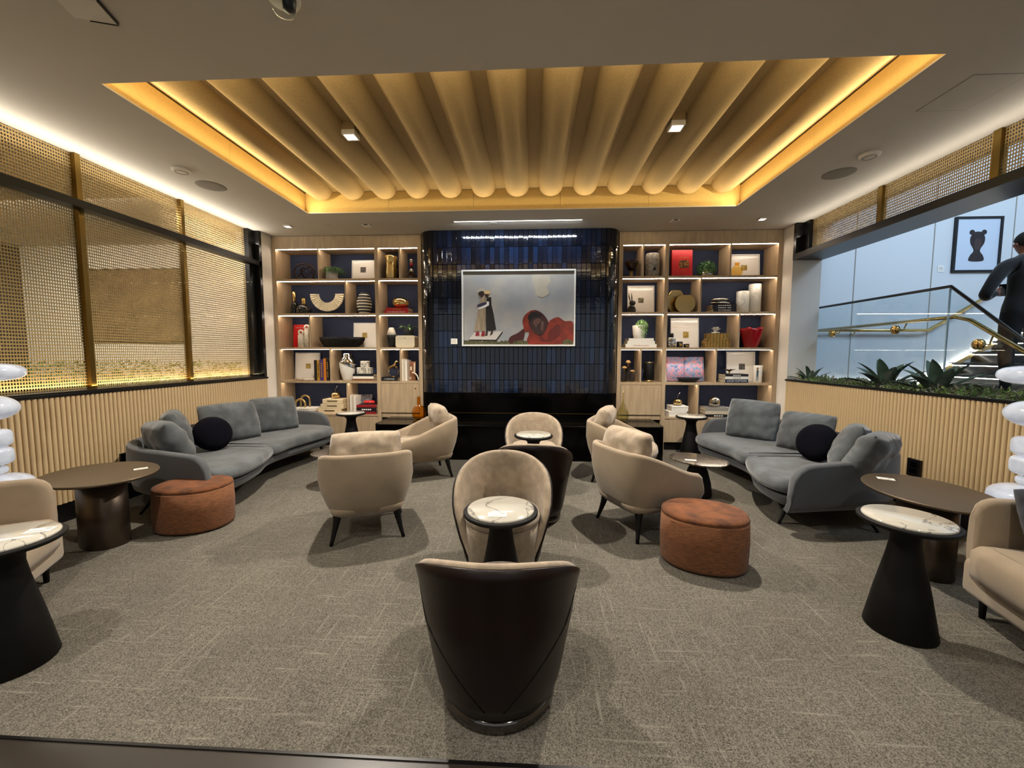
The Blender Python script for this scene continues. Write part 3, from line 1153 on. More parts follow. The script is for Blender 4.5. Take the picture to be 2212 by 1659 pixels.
# curved corner tiles and those behind the picture stay real geometry in one part
bm = bmesh.new()
for x, z0, z1 in hidden:
    add_box(bm, x - TW / 2 + 0.002, x + TW / 2 - 0.002, YT, YT + 0.012, z0 + 0.002, z1 - 0.002)
for sx in (-1, 1):
    for ri in range(len(tops) - 1):
        zt, zb_ = tops[ri] - 0.002, tops[ri + 1] + 0.002
        for c in range(5):
            a0 = (PI / 2) * c / 5 + 0.010
            a1 = (PI / 2) * (c + 1) / 5 - 0.010
            vs = []
            for a in (a0, (a0 + a1) / 2, a1):
                for r in (RC, RC - 0.012):
                    for zz in (zb_, zt):
                        vs.append(bm.verts.new((sx * (HWD - RC + r * math.sin(a)), YT + RC - r * math.cos(a), zz)))
            for s in (0, 1):
                o4, n4 = vs[s * 4:s * 4 + 4], vs[s * 4 + 4:s * 4 + 8]
                bm.faces.new((o4[0], n4[0], n4[1], o4[1]))
                bm.faces.new((o4[1], n4[1], n4[3], o4[3]))
                bm.faces.new((o4[0], n4[0], n4[2], o4[2]))
            bm.faces.new((vs[0], vs[1], vs[3], vs[2]))
            bm.faces.new((vs[8], vs[9], vs[11], vs[10]))
ct = obj('corner_tiles', bm_mesh(bm), 'glazed_tile', fp)
ct['kind'] = 'stuff'
# firebox
obj('firebox_panel', box_me(-1.45, 1.45, 6.20, 6.26, 0.49, ZT0 + 0.01), 'black_lacquer', fp)
obj('firebox_reflection', box_me(-1.45, 1.45, 6.185, 6.20, 0.575, 0.582), 'brass', fp)  # thin bar standing in for an amber line reflected in the black panel

# hearth bench: black lacquer, rounded ends
hb_pts = []
R_ = 0.10
for cx, cy, a0 in ((-2.06 + R_, 5.54 + R_, PI), (2.06 - R_, 5.54 + R_, 1.5 * PI)):
    for k in range(7):
        a = a0 + (PI / 2) * k / 6
        hb_pts.append((cx + R_ * math.cos(a), cy + R_ * math.sin(a)))
hb_pts += [(2.06, 6.27), (-2.06, 6.27)]
hb = thing('hearth_bench', 'long black lacquered hearth bench with rounded ends below the tiles', 'bench', (0, 0, 0))
obj('body', slab_me(hb_pts, [(0.0, 0.0), (0.0, 0.455)], closed_curve=False, smooth=False), 'black_lacquer', hb)
obj('top_slab', slab_me(hb_pts, [(0.006, 0.458), (0.0, 0.464), (0.0, 0.493), (0.006, 0.500)], closed_curve=False, smooth=False), 'black_lacquer', hb)

# ------------------------------------------------------------------ framed photograph on the tiles
mat('print_sky', '#8d9195', 0.35, col2='#a7a39a', var=(2.2, 0.1), ramp=(0.38, 0.68), vdetail=5)
mat('print_cloud', '#a8a294', 0.35, var=(5, 0.06))
mat('print_skin', '#33211c', 0.5)
mat('print_skin_light', '#5a3d35', 0.5)
mat('print_red', '#742414', 0.5, var=(8, 0.3))
mat('print_red_dark', '#571710', 0.5)
mat('print_maroon', '#3d1515', 0.5)
mat('print_black', '#100d0d', 0.5)
mat('print_sand', '#93836c', 0.5, var=(40, 0.25), stretch=(1, 1, 0.1))
mat('print_straw', '#c8a878', 0.5)
mat('print_grass', '#5d5a38', 0.5, col2='#2d3018', var=(50, 0.5), vdetail=6)
mat('print_platform', '#b9b4ad', 0.5)
mat('print_shoe', '#7a1620', 0.5)
mat('print_white', '#dcdcd8', 0.5)
mat('frame_white', '#d5d6d2', 0.4)
t = thing('framed_photograph', 'large white framed photograph of figures under a cloudy sky', 'picture', (0, 6.07, 1.626))
PW, PH = 1.71, 1.138
fb = 0.022
obj('frame', boxes_me([(-PW / 2, PW / 2, -0.03, 0.02, 0, fb), (-PW / 2, PW / 2, -0.03, 0.02, PH - fb, PH),
                       (-PW / 2, -PW / 2 + fb, -0.03, 0.02, fb, PH - fb), (PW / 2 - fb, PW / 2, -0.03, 0.02, fb, PH - fb)]), 'frame_white', t)
pr_ = obj('photo_print', box_me(-PW / 2 + fb, PW / 2 - fb, -0.004, 0.0, fb, PH - fb), 'print_sky', t)


def PP(x, y):            # crop pixels of the print (475..1685, 505..1318) to metres on the print
    return (-PW / 2 + (x - 475) / 1207 * PW, PH * (1 - (y - 510) / 806))


def art(pts, m, lay, curve=0):
    flat_poly('print_shape', [PP(*p) for p in pts], -0.005 - 0.0008 * lay, m, pr_, curve)


obj('print_shape', box_me(-PW / 2 + fb, PW / 2 - fb, -0.006, -0.0045, PH - fb - 0.045, PH - fb), mat('print_grey', '#77797c', 0.5), pr_)
art([(1230, 575), (1390, 572), (1420, 640), (1380, 690), (1400, 760), (1330, 800), (1270, 770), (1250, 690), (1232, 640)], 'print_cloud', 1, 40)
art([(640, 720), (700, 700), (760, 740), (800, 800), (740, 830), (660, 790)], 'print_cloud', 1, 30)
# grass strip with a ragged upper edge
gp = [(492, 1296), (492, 1250)]
rg = random.Random(5)
for k in range(60):
    gp.append((500 + k * 19.2, 1262 + rg.uniform(-14, 12) - (12 if k < 10 else 0)))
gp += [(1660, 1240), (1660, 1296)]
art(gp, 'print_grass', 2)
art([(545, 1245), (610, 1170), (910, 1155), (840, 1248)], 'print_platform', 3)
art([(545, 1245), (840, 1248), (910, 1158), (912, 1172), (846, 1262), (548, 1256)], 'print_black', 4)
# two standing figures
art([(735, 1150), (728, 960), (735, 860), (745, 800), (790, 795), (790, 870), (812, 960), (842, 1140), (790, 1155)], 'print_black', 4)
art([(600, 1160), (625, 1050), (650, 930), (700, 880), (730, 900), (732, 1010), (722, 1158), (660, 1150)], 'print_sand', 5)
art([(668, 840), (690, 800), (720, 790), (740, 830), (735, 880), (690, 890)], 'print_sand', 6, 24)
art([(640, 880), (690, 855), (740, 850), (745, 870), (690, 890), (650, 895)], mat('print_blue', '#2a2c46', 0.5), 7, 20)
art([(645, 915), (700, 890), (740, 870), (745, 838), (768, 845), (765, 885), (700, 912), (660, 922)], 'print_white', 8)
art([(652, 760), (665, 738), (700, 732), (718, 745), (712, 775), (690, 800), (676, 790)], 'print_skin', 6, 24)
art([(650, 762), (672, 735), (705, 732), (715, 750), (680, 752)], 'print_black', 7)
art([(722, 765), (760, 760), (760, 795), (735, 800)], 'print_skin', 6, 16)
art([(705, 745), (735, 728), (770, 732), (780, 758), (735, 762)], 'print_straw', 7, 24)
for p in ([(625, 1165), (660, 1160), (662, 1208), (618, 1205)], [(690, 1160), (722, 1158), (718, 1210), (678, 1212)]):
    art(p, 'print_shoe', 7)
for p in ([(735, 1150), (755, 1152), (750, 1205), (722, 1205)], [(790, 1150), (808, 1148), (805, 1185), (775, 1205)]):
    art(p, 'print_skin', 7)
# reclining figure in a red hooded garment
art([(1190, 1296), (1195, 1170), (1130, 1090), (1140, 1000), (1230, 935), (1330, 975), (1395, 1060), (1420, 1040), (1500, 1008), (1570, 1050), (1660, 1070), (1660, 1290), (1540, 1296)], 'print_red', 4, 60)
art([(1150, 1160), (1130, 1060), (1150, 985), (1230, 938), (1300, 985), (1220, 1000), (1185, 1080), (1200, 1150)], 'print_red', 6, 30)
art([(1185, 1010), (1240, 935), (1330, 965), (1395, 1050), (1390, 1110), (1340, 1200), (1260, 1180), (1200, 1110)], 'print_maroon', 5, 40)
art([(1205, 1060), (1250, 1005), (1320, 1010), (1370, 1060), (1368, 1120), (1340, 1180), (1290, 1195), (1240, 1160)], 'print_skin', 7, 40)
art([(1240, 1050), (1290, 1020), (1320, 1040), (1290, 1085), (1250, 1095)], 'print_skin_light', 8, 24)
art([(1320, 1060), (1350, 1055), (1345, 1130), (1325, 1150)], 'print_skin_light', 8, 20)
for ex, ey in ((1268, 1105), (1338, 1075)):
    art([(ex - 16, ey), (ex, ey - 7), (ex + 16, ey), (ex, ey + 7)], 'print_black', 9, 16)
    art([(ex - 5, ey), (ex, ey - 3), (ex + 5, ey), (ex, ey + 3)], 'print_white', 10, 12)
art([(1310, 1165), (1335, 1152), (1352, 1158), (1335, 1172)], 'print_maroon', 9, 16)
art([(1180, 1000), (1240, 950), (1330, 985), (1300, 1010), (1240, 1010), (1205, 1060)], 'print_black', 8, 24)
art([(1300, 1190), (1380, 1250), (1400, 1170), (1500, 1080), (1530, 1180), (1450, 1260), (1330, 1270)], 'print_red_dark', 5, 30)
art([(985, 1285), (990, 1220), (1075, 1175), (1140, 1130), (1150, 1180), (1130, 1260), (1080, 1290)], 'print_maroon', 4, 30)
art([(1545, 1296), (1560, 1255), (1610, 1240), (1655, 1260), (1655, 1296)], 'print_grass', 8)
art([(1010, 1296), (1040, 1262), (1120, 1250), (1180, 1268), (1190, 1296)], 'print_grass', 8)
t = thing('tile_label', 'small white caption card stuck on the blue tiles', 'label', (-0.985, 6.094, 1.70))
obj('card', box_me(-0.05, 0.05, -0.004, 0.004, -0.042, 0.042), 'paper', t)
obj('caption_lines', boxes_me([(-0.038, 0.03, -0.0052, -0.004, zz, zz + 0.006) for zz in (-0.02, 0.0, 0.02)]), 'grey_plastic', t)
# ------------------------------------------------------------------ swivel tub chairs (front towards local +Y)
def swivel_chair(label, loc, rz):
    c = thing('swivel_chair', label, 'chair', loc, rz, 'leather backed swivel chairs')
    T = math.radians(122)
    NT, H0, H1 = 40, 0.075, 0.745

    def ztop(a):
        a = abs(a) / T
        return H0 + 0.02 + (H1 - H0 - 0.02) * max(0.0, 1 - a ** 2.3) ** 0.62

    def rad(z, th):
        k = (z - H0) / (H1 - H0)
        r = 0.265 + 0.068 * min(1, k * 1.9) ** 0.75 + 0.022 * max(0, k - 0.35) / 0.65
        kk = (z - H0) / max(0.05, ztop(th) - H0)
        r += 0.020 * max(0.0, min(1.0, (kk - 0.72) / 0.28)) ** 1.5
        return r * (1 - 0.05 * (1 - math.cos(th)) * 0.5)

    def surf(d, z0, dz, z_extra=0.0, steps=12):
        rows = []
        for i in range(NT + 1):
            th = -T + 2 * T * i / NT
            zt = ztop(th) + z_extra
            row = []
            for k in range(steps + 1):
                z = z0 + (zt - z0) * k / steps
                r = rad(z, th) + d
                row.append((r * math.sin(th), -r * math.cos(th), z))
            rows.append(row)
        return rows
    # outer leather shell: outer sheet and an inner one 14 mm inside
    A = surf(0.0, H0, 0)
    B = surf(-0.014, H0, 0)
    rows = [a + b[::-1] for a, b in zip(A, B)]
    obj('leather_shell', loft_me(rows, closed_ring=True, caps=True), 'leather', c)
    # upholstered lining with a soft rim standing a little proud of the leather
    A = surf(-0.013, H0 + 0.03, 0, 0.002)
    B = surf(-0.050, H0 + 0.03, 0, -0.006)
    rows = []
    for a, b in zip(A, B):
        ta, tb = Vector(a[-1]), Vector(b[-1])
        mid = (ta + tb) / 2 + Vector((0, 0, 0.014))
        q1 = ta * 0.75 + tb * 0.25 + Vector((0, 0, 0.010))
        q2 = ta * 0.25 + tb * 0.75 + Vector((0, 0, 0.010))
        rows.append(a + [tuple(q1), tuple(mid), tuple(q2)] + b[::-1])
    obj('upholstered_lining', loft_me(rows, closed_ring=True, caps=True), 'beige_fabric', c)
    # seams in the leather back
    for s in (-1, 1):
        pts = []
        for k in range(15):
            u = k / 14
            th = s * (1.35 - 1.22 * u)
            z = 0.50 - 0.40 * u ** 1.15 + 0.02
            z = min(z, ztop(th) - 0.01)
            r = rad(z, th) + 0.0008
            pts.append((r * math.sin(th), -r * math.cos(th), z))
        obj('seam', tube_me(pts, 0.0016, 5), 'black_satin', c)
    # drum seat
    obj('seat_drum', lathe_me([(0, 0.05), (0.235, 0.05), (0.245, 0.06), (0.25, 0.30), (0.252, 0.36), (0, 0.36)], 40), 'beige_fabric', c, (0, 0.035, 0))
    obj('seat_cushion', lathe_me([(0, 0.355), (0.24, 0.355), (0.258, 0.37), (0.262, 0.40), (0.25, 0.428), (0.20, 0.44), (0, 0.447)], 40), 'beige_fabric', c, (0, 0.035, 0))
    obj('swivel_base', lathe_me([(0, 0.0), (0.238, 0.0), (0.252, 0.006), (0.254, 0.045), (0.246, 0.055), (0.225, 0.060), (0.225, 0.09), (0, 0.09)], 40), 'chrome_dark', c)
    return c


mat('chrome_dark', '#6e6a66', 0.10, metal=1.0)
s0 = swivel_chair('swivel tub chair nearest the camera, dark brown leather back towards us', (0.075, 1.705, 0), 0.02)
dup(s0, (0.015, 2.72, 0), PI + 0.03, 'beige swivel tub chair facing us behind the middle marble table')
dup(s0, (0.235, 3.62, 0), -0.02, 'swivel tub chair showing its black leather back halfway to the fireplace')
dup(s0, (0.24, 4.77, 0), PI, 'beige swivel tub chair facing us right before the black hearth')

# ------------------------------------------------------------------ marble pedestal tables
def pedestal_table(label, loc):
    t = thing('pedestal_table', label, 'table', loc, 0, 'marble topped pedestal tables')
    H = 0.63
    lathe('pedestal', [(0, 0), (0.150, 0), (0.155, 0.008), (0.118, 0.22), (0.078, 0.42), (0.066, 0.50), (0.068, 0.54), (0.10, 0.572), (0.165, 0.588),
                       (0.20, 0.594), (0.211, 0.602), (0.212, 0.614), (0.205, 0.620), (0.195, 0.620), (0, 0.618)], 'black_satin', t, seg=48)
    lathe('marble_top', [(0, 0.612), (0.190, 0.612), (0.191, 0.625), (0.186, 0.631), (0, 0.632)], 'marble_white', t, seg=48)
    return t


p0 = pedestal_table('round marble topped black pedestal table between the two nearest swivel chairs', (0.045, 2.20, 0))
dup(p0, (0.235, 4.33, 0), 1.0, 'round marble topped black pedestal table before the hearth swivel chair')
dup(p0, (-2.50, 5.80, 0), 2.0, 'round marble topped black pedestal table in front of the left bookcase')
dup(p0, (2.50, 5.79, 0), 3.0, 'round marble topped black pedestal table in front of the right bookcase')
dup(p0, (2.24, 2.19, 0), 4.0, 'round marble topped black pedestal table beside the right loveseat')
dup(p0, (-2.285, 1.70, 0), 5.2, 'round marble topped black pedestal table cut off by the left edge')

# ------------------------------------------------------------------ wall lofts shared by armchairs and sofas
def wall_loft(path, ztop, zb, thick, inset=0.10, seat=0.30):
    """upholstered shell along an open plan path, outside on the right-hand side"""
    nr = normals2(path, False)
    L = [0.0]
    for a, b in zip(path[:-1], path[1:]):
        L.append(L[-1] + (b - a).length)
    rows = []
    T0 = thick
    for p, n, l in zip(path, nr, L):
        zt = ztop(l / L[-1], min(l, L[-1] - l))
        thick = T0 * (0.55 + 0.45 * min(1, min(l, L[-1] - l) / 0.10) ** 0.5)
        h = zt - zb
        pr = [(-inset - thick, zb + 0.02), (-inset, zb), (-inset * 0.55, zb + 0.09 * h / 0.5), (-inset * 0.2, zb + 0.2 * h / 0.5), (0.0, zb + 0.62 * h),
              (-0.004, zt - 0.03), (-0.010, zt - 0.010), (-0.022, zt - 0.002), (-thick / 2, zt), (-thick + 0.02, zt - 0.002), (-thick + 0.008, zt - 0.012),
              (-thick, zt - 0.035), (-thick, zb + 0.5 * h), (-thick - inset * 0.4, zb + 0.25 * h)]
        rows.append([(p.x + n.x * o, p.y + n.y * o, z) for o, z in pr])
    return loft_me(rows, closed_ring=True, caps=True)


def leg_me(dx, dy, h, r0=0.036, r1=0.014):
    pts = []
    for k in range(7):
        u = k / 6
        pts.append((dx * u ** 1.3, dy * u ** 1.3, h * (1 - u)))
    return tube_me(pts, lambda u: r0 + (r1 - r0) * min(1, u * 1.1) ** 0.7, 10)


# ------------------------------------------------------------------ beige armchairs (front towards local +Y)
def armchair(label, loc, rz):
    c = thing('armchair', label, 'armchair', loc, rz, 'beige lounge armchairs')
    pts = [(0.335, 0.36, 0), (0.36, 0.15, 0), (0.37, -0.10, 0), (0.345, -0.27, 0), (0.23, -0.365, 0), (0.0, -0.385, 0),
           (-0.23, -0.365, 0), (-0.345, -0.27, 0), (-0.37, -0.10, 0), (-0.36, 0.15, 0), (-0.335, 0.36, 0)]
    path = catmull(pts, 60)
    path.reverse()

    def zt(u, d):
        k = min(1.0, max(0.0, (0.5 - abs(u - 0.5)) / 0.36))
        k = k * k * (3 - 2 * k)
        z = 0.515 + 0.215 * k
        if d < 0.07:
            z -= 0.085 * (1 - math.sqrt(max(0, 1 - ((0.07 - d) / 0.07) ** 2)))
        return z
    me = wall_loft([Vector((p.x, p.y, 0)) for p in path], zt, 0.215, 0.06, 0.11)
    obj('shell', me, 'beige_plain', c)
    obj('seat_base', slab_me([(-0.27, -0.27), (0, -0.30), (0.27, -0.27), (0.29, 0.1), (0.27, 0.36), (0, 0.39), (-0.27, 0.36), (-0.29, 0.1)],
                             [(0.08, 0.20), (0.02, 0.235), (0.0, 0.28), (0.01, 0.30)], 48), 'beige_plain', c)
    obj('seat_cushion', slab_me([(-0.29, -0.25), (0, -0.27), (0.29, -0.25), (0.305, 0.1), (0.28, 0.36), (0, 0.43), (-0.28, 0.36), (-0.305, 0.1)],
                                [(0.05, 0.305), (0.012, 0.32), (0.0, 0.36), (0.008, 0.41), (0.03, 0.435), (0.09, 0.452), (0.18, 0.458)], 56), 'beige_fabric', c)
    obj('back_cushion', pillow_me(0.58, 0.50, 0.21, seed=4, wr=0.02, n=22, e=3.4), 'beige_fabric', c, (0, -0.215, 0.645), (math.radians(72), 0, 0))
    for sx in (-1, 1):
        for sy in (-1, 1):
            obj('leg', leg_me(0.05 * sx, 0.05 * sy, 0.235), 'black_wood', c, (0.225 * sx, 0.215 * sy - 0.01, 0.0))
    return c


def head(dx, dy):      # rotation that turns local +Y to the direction
    return math.atan2(dy, dx) - PI / 2


a0 = armchair('beige armchair turned away from us beside the left sofa, loose cushion above its back', (-1.19, 3.29, 0), head(-0.36, 0.93))
dup(a0, (-1.13, 4.86, 0), head(-0.86, -0.46), 'beige armchair near the hearth facing the left sofa')
dup(a0, (1.285, 4.80, 0), head(0.90, -0.36), 'beige armchair near the hearth facing the right sofa')
dup(a0, (1.19, 3.475, 0), head(0.90, 0.43), 'beige armchair turned away from us behind the right rust ottoman')

# ------------------------------------------------------------------ grey curved sofas
def sofa(sign, dx, dy, label, ky=1.0):
    s = thing('curved_sofa', label, 'sofa', (dx, dy, 0), 0, 'curved grey velvet sofas')
    K = lambda b: 3.5 + (b - 3.5) * ky
    X = lambda p: [(a * sign, K(b)) for a, b in p]
    outer = [(-2.63, 3.28), (-3.05, 3.36), (-3.47, 3.45), (-3.77, 3.66), (-3.875, 4.0), (-3.885, 4.5), (-3.885, 5.0), (-3.86, 5.45), (-3.75, 5.80),
             (-3.48, 5.99), (-3.15, 6.0), (-2.86, 5.90)]
    path = catmull([(a * sign, K(b), 0) for a, b in outer], 80)
    if sign < 0:
        path.reverse()
    # outside must lie to the right of the walking direction

    def zt(u, d):
        u2 = u if sign > 0 else 1 - u
        z = 0.585 + 0.075 * math.sin(PI * min(1, max(0, u2)) ** 0.8) if u2 < 0.999 else 0.585
        if d < 0.20:
            z -= 0.24 * (1 - math.sqrt(max(0, 1 - ((0.20 - d) / 0.20) ** 2)))
        return z
    obj('shell', wall_loft(path[::-1], zt, 0.19, 0.085, 0.035), 'velvet_plain', s)
    front = [(-2.70, 3.43), (-2.60, 3.66), (-2.65, 4.02), (-2.80, 4.42), (-2.80, 4.80), (-2.73, 5.2), (-2.69, 5.52), (-2.78, 5.78), (-3.05, 5.90)]
    back = [(-3.45, 5.90), (-3.70, 5.70), (-3.78, 5.35), (-3.80, 4.9), (-3.80, 4.45), (-3.78, 4.05), (-3.66, 3.80), (-3.38, 3.60), (-3.02, 3.46)]

    def area2(p):
        return sum(p[i - 1][0] * p[i][1] - p[i][0] * p[i - 1][1] for i in range(len(p)))

    def ccw(p):
        p = X(p)
        return p if area2(p) > 0 else p[::-1]
    obj('base', slab_me(ccw(front + back), [(0.20, 0.175), (0.10, 0.185), (0.045, 0.22), (0.03, 0.27), (0.035, 0.285), (0.06, 0.29)], 110), 'velvet_plain', s)
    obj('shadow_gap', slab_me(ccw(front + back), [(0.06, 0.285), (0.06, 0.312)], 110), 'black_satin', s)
    near = front[:3] + [(-2.77, 4.36), (-2.86, 4.47), (-3.2, 4.49), (-3.6, 4.49), (-3.79, 4.45)] + back[5:]
    far = [(-2.82, 4.44)] + front[4:] + back[:4] + [(-3.79, 4.45), (-3.6, 4.43), (-3.2, 4.42)]
    pf = [(0.05, 0.305), (0.012, 0.318), (0.0, 0.345), (0.004, 0.385), (0.022, 0.412), (0.055, 0.426), (0.11, 0.432)]
    obj('seat_cushion', slab_me(ccw(near), pf, 90), 'velvet', s)
    obj('seat_cushion', slab_me(ccw(far), pf, 90), 'velvet', s)
    for x, y, lx, ly in ((-3.38, 3.56, -0.06, -0.12), (-2.80, 3.62, 0.09, -0.03), (-2.90, 5.6, 0.06, 0.06), (-3.6, 5.6, -0.06, 0.06)):
        obj('leg', leg_me(lx * sign, ly, 0.21, 0.028, 0.012), 'black_wood', s, (x * sign, K(y), 0))
    return s


LS = sofa(1, 0.0, 0.0, 'curved grey velvet sofa along the left mesh window wall')
RS = sofa(-1, -0.29, -0.01, 'curved grey velvet sofa along the right planter wall', 0.90)


def cushion(label, loc, w, h, t, face, tilt, seed, m='velvet', roll_=0.0):
    """square cushion: face = plan direction its front looks to, tilt = lean back from upright in degrees"""
    o = obj('cushion', pillow_me(w * 1.06, h * 1.05, t * 1.25, seed, wr=0.020, n=26, e=3.2), m)
    z = Vector((face[0], face[1], 0)).normalized()
    tl = math.radians(tilt)
    zf = (z * math.cos(tl) + Vector((0, 0, 1)) * math.sin(tl)).normalized()
    up_ = (Vector((0, 0, 1)) - zf * zf.z).normalized()
    xx = up_.cross(zf)
    R3 = Matrix((xx, up_, zf)).transposed()
    R3 = R3 @ Matrix.Rotation(math.radians(roll_), 3, 'Z')
    o.rotation_euler = R3.to_euler()
    o.location = loc
    tag(o, label, 'cushion', 'grey sofa cushions' if m == 'velvet' else None)
    return o


cushion('big grey velvet cushion at the bookcase end of the left sofa', (-3.42, 5.40, 0.655), 0.60, 0.50, 0.19, (0.80, -0.60), 20, 1)
cushion('grey velvet cushion beside the round dark one on the left sofa', (-3.53, 4.72, 0.655), 0.66, 0.50, 0.19, (0.90, -0.42), 20, 2)
cushion('grey velvet cushion half hidden at the back corner of the left sofa', (-3.60, 4.06, 0.665), 0.50, 0.48, 0.18, (0.75, 0.66), 18, 3)
cushion('grey velvet cushion slumped against the near arm of the left sofa', (-3.36, 3.69, 0.635), 0.56, 0.46, 0.20, (0.45, 0.90), 26, 4, roll_=-4)
cushion('big grey velvet cushion at the bookcase end of the right sofa', (3.06, 5.25, 0.665), 0.58, 0.52, 0.19, (-0.62, -0.79), 18, 5, roll_=-3)
cushion('grey velvet cushion beside the round dark one on the right sofa', (3.28, 4.58, 0.635), 0.54, 0.46, 0.18, (-0.85, -0.52), 22, 6)
cushion('inner grey velvet cushion leaning at the near arm of the right sofa', (3.16, 3.80, 0.645), 0.56, 0.48, 0.18, (-0.72, 0.62), 22, 7, roll_=5)
cushion('outer grey velvet cushion leaning at the near arm of the right sofa', (3.13, 3.53, 0.635), 0.56, 0.46, 0.18, (-0.52, 0.80), 26, 8, roll_=4)
for nm, x, y in (('left', -3.33, 4.20), ('right', 3.10, 4.13)):
    o = obj('round_cushion', lathe_me([(0, -0.10), (0.08, -0.098), (0.14, -0.08), (0.18, -0.045), (0.192, 0), (0.18, 0.045), (0.14, 0.08), (0.08, 0.098), (0, 0.10)], 40), 'velvet_dark',
            None, (x, y, 0.615), (0, 0, 0))
    fx = Vector((0.8 if x < 0 else -0.8, -0.35, 0.30)).normalized()
    o.rotation_euler = fx.to_track_quat('Z', 'Y').to_euler()
    tag(o, 'round dark navy velvet cushion on the %s sofa' % nm, 'cushion', 'round dark cushions')

# ------------------------------------------------------------------ rust ottomans
def ottoman(label, loc, rz, a, b, h):
    o = thing('ottoman', label, 'ottoman', loc, rz, 'rust velvet ottomans')
    e = ellipse(a, b, 56, e=2.25)
    obj('side_band', slab_me(e, [(0.004, 0.012), (0.0, 0.03), (-0.006, h * 0.5), (0.0, h - 0.035)], closed_curve=False), 'rust_side', o)
    obj('top_pad', slab_me(e, [(0.004, h - 0.036), (-0.001, h - 0.03), (0.006, h - 0.012), (0.03, h - 0.002), (0.08, h + 0.004), (0.15, h + 0.006)], closed_curve=False), 'rust_top', o)
    obj('glide', slab_me(ellipse(a - 0.03, b - 0.03, 40, e=2.25), [(0, 0), (0, 0.014)], closed_curve=False), 'black_satin', o)
    return o


o0 = ottoman('rust velvet oval ottoman before the left grey sofa', (-2.735, 3.26, 0), 0.10, 0.29, 0.245, 0.385)
dup(o0, (1.47, 2.885, 0), -0.28, 'rust velvet oval ottoman before the right grey sofa')

# ------------------------------------------------------------------ bronze oval tables
def oval_table(label, loc, rz):
    t = thing('oval_table', label, 'table', loc, rz, 'bronze oval tables')
    obj('pedestal', slab_me(ellipse(0.185, 0.135, 56, e=2.3), [(0.004, 0.0), (0, 0.004), (0, 0.545)], closed_curve=False), 'bronze', t)
    obj('tabletop', slab_me(ellipse(0.415, 0.335, 64), [(0.006, 0.545), (0.0, 0.552), (0.0, 0.560), (0.003, 0.564)], closed_curve=False), 'bronze_top', t)
    return t


b0 = oval_table('bronze oval table with drum pedestal beside the left rust ottoman', (-3.17, 2.90, 0), 2.80)
dup(b0, (2.96, 2.84, 0), 1.35, 'bronze oval table with drum pedestal behind the right loveseat')

# ------------------------------------------------------------------ low pebble tables
def pebble_table(label, loc, rz):
    t = thing('pebble_table', label, 'table', loc, rz, 'low pebble shaped tables')
    outl = [(0.30, 0.0), (0.20, 0.20), (-0.05, 0.25), (-0.26, 0.16), (-0.31, -0.02), (-0.20, -0.19), (0.03, -0.22), (0.22, -0.16)]
    obj('tabletop', slab_me(outl, [(0.015, 0.372), (0.002, 0.380), (0.0, 0.388), (0.004, 0.392)], 60), 'marble_dark', t)
    lathe('pedestal', [(0, 0), (0.145, 0), (0.15, 0.02), (0.135, 0.14), (0.10, 0.27), (0.07, 0.34), (0.085, 0.372), (0, 0.374)], 'black_wood', t, seg=32)
    return t


e0 = pebble_table('low dark stone pebble table before the left grey sofa', (-1.98, 4.40, 0), 0.9)
dup(e0, (1.99, 4.28, 0), 2.2, 'low dark stone pebble table before the right grey sofa')

# ------------------------------------------------------------------ table cards
def card(label, x, y, z, rz, w=0.085, d=0.055):
    t = thing('table_card', label, 'card', (x, y, z), rz, 'paper cards on the tables')
    obj('sheet', box_me(-w / 2, w / 2, -d / 2, d / 2, 0, 0.0015), 'paper', t)
    obj('printed_lines', boxes_me([(-w * 0.4, w * 0.3, yy, yy + 0.004, 0.0015, 0.0019) for yy in (-0.016, -0.006)] + [(w * 0.15, w * 0.4, 0.008, 0.018, 0.0015, 0.0019)]), 'grey_plastic', t)


card('paper card lying on the middle marble table', 0.035, 2.095, 0.632, 0.05, 0.10, 0.06)
card('paper card on the oval bronze table by the left ottoman', -2.97, 3.03, 0.564, 0.9)
card('paper card on the oval bronze table behind the right loveseat', 2.90, 3.10, 0.564, -0.5, 0.10, 0.06)
card('pale card on the low pebble table before the right sofa', 1.89, 4.22, 0.392, -0.2, 0.11, 0.05)
card('pale card on the low pebble table before the left sofa', -1.86, 4.40, 0.392, 0.3)
card('paper card on the marble table at the left edge', -2.20, 1.78, 0.632, 0.4, 0.10, 0.06)

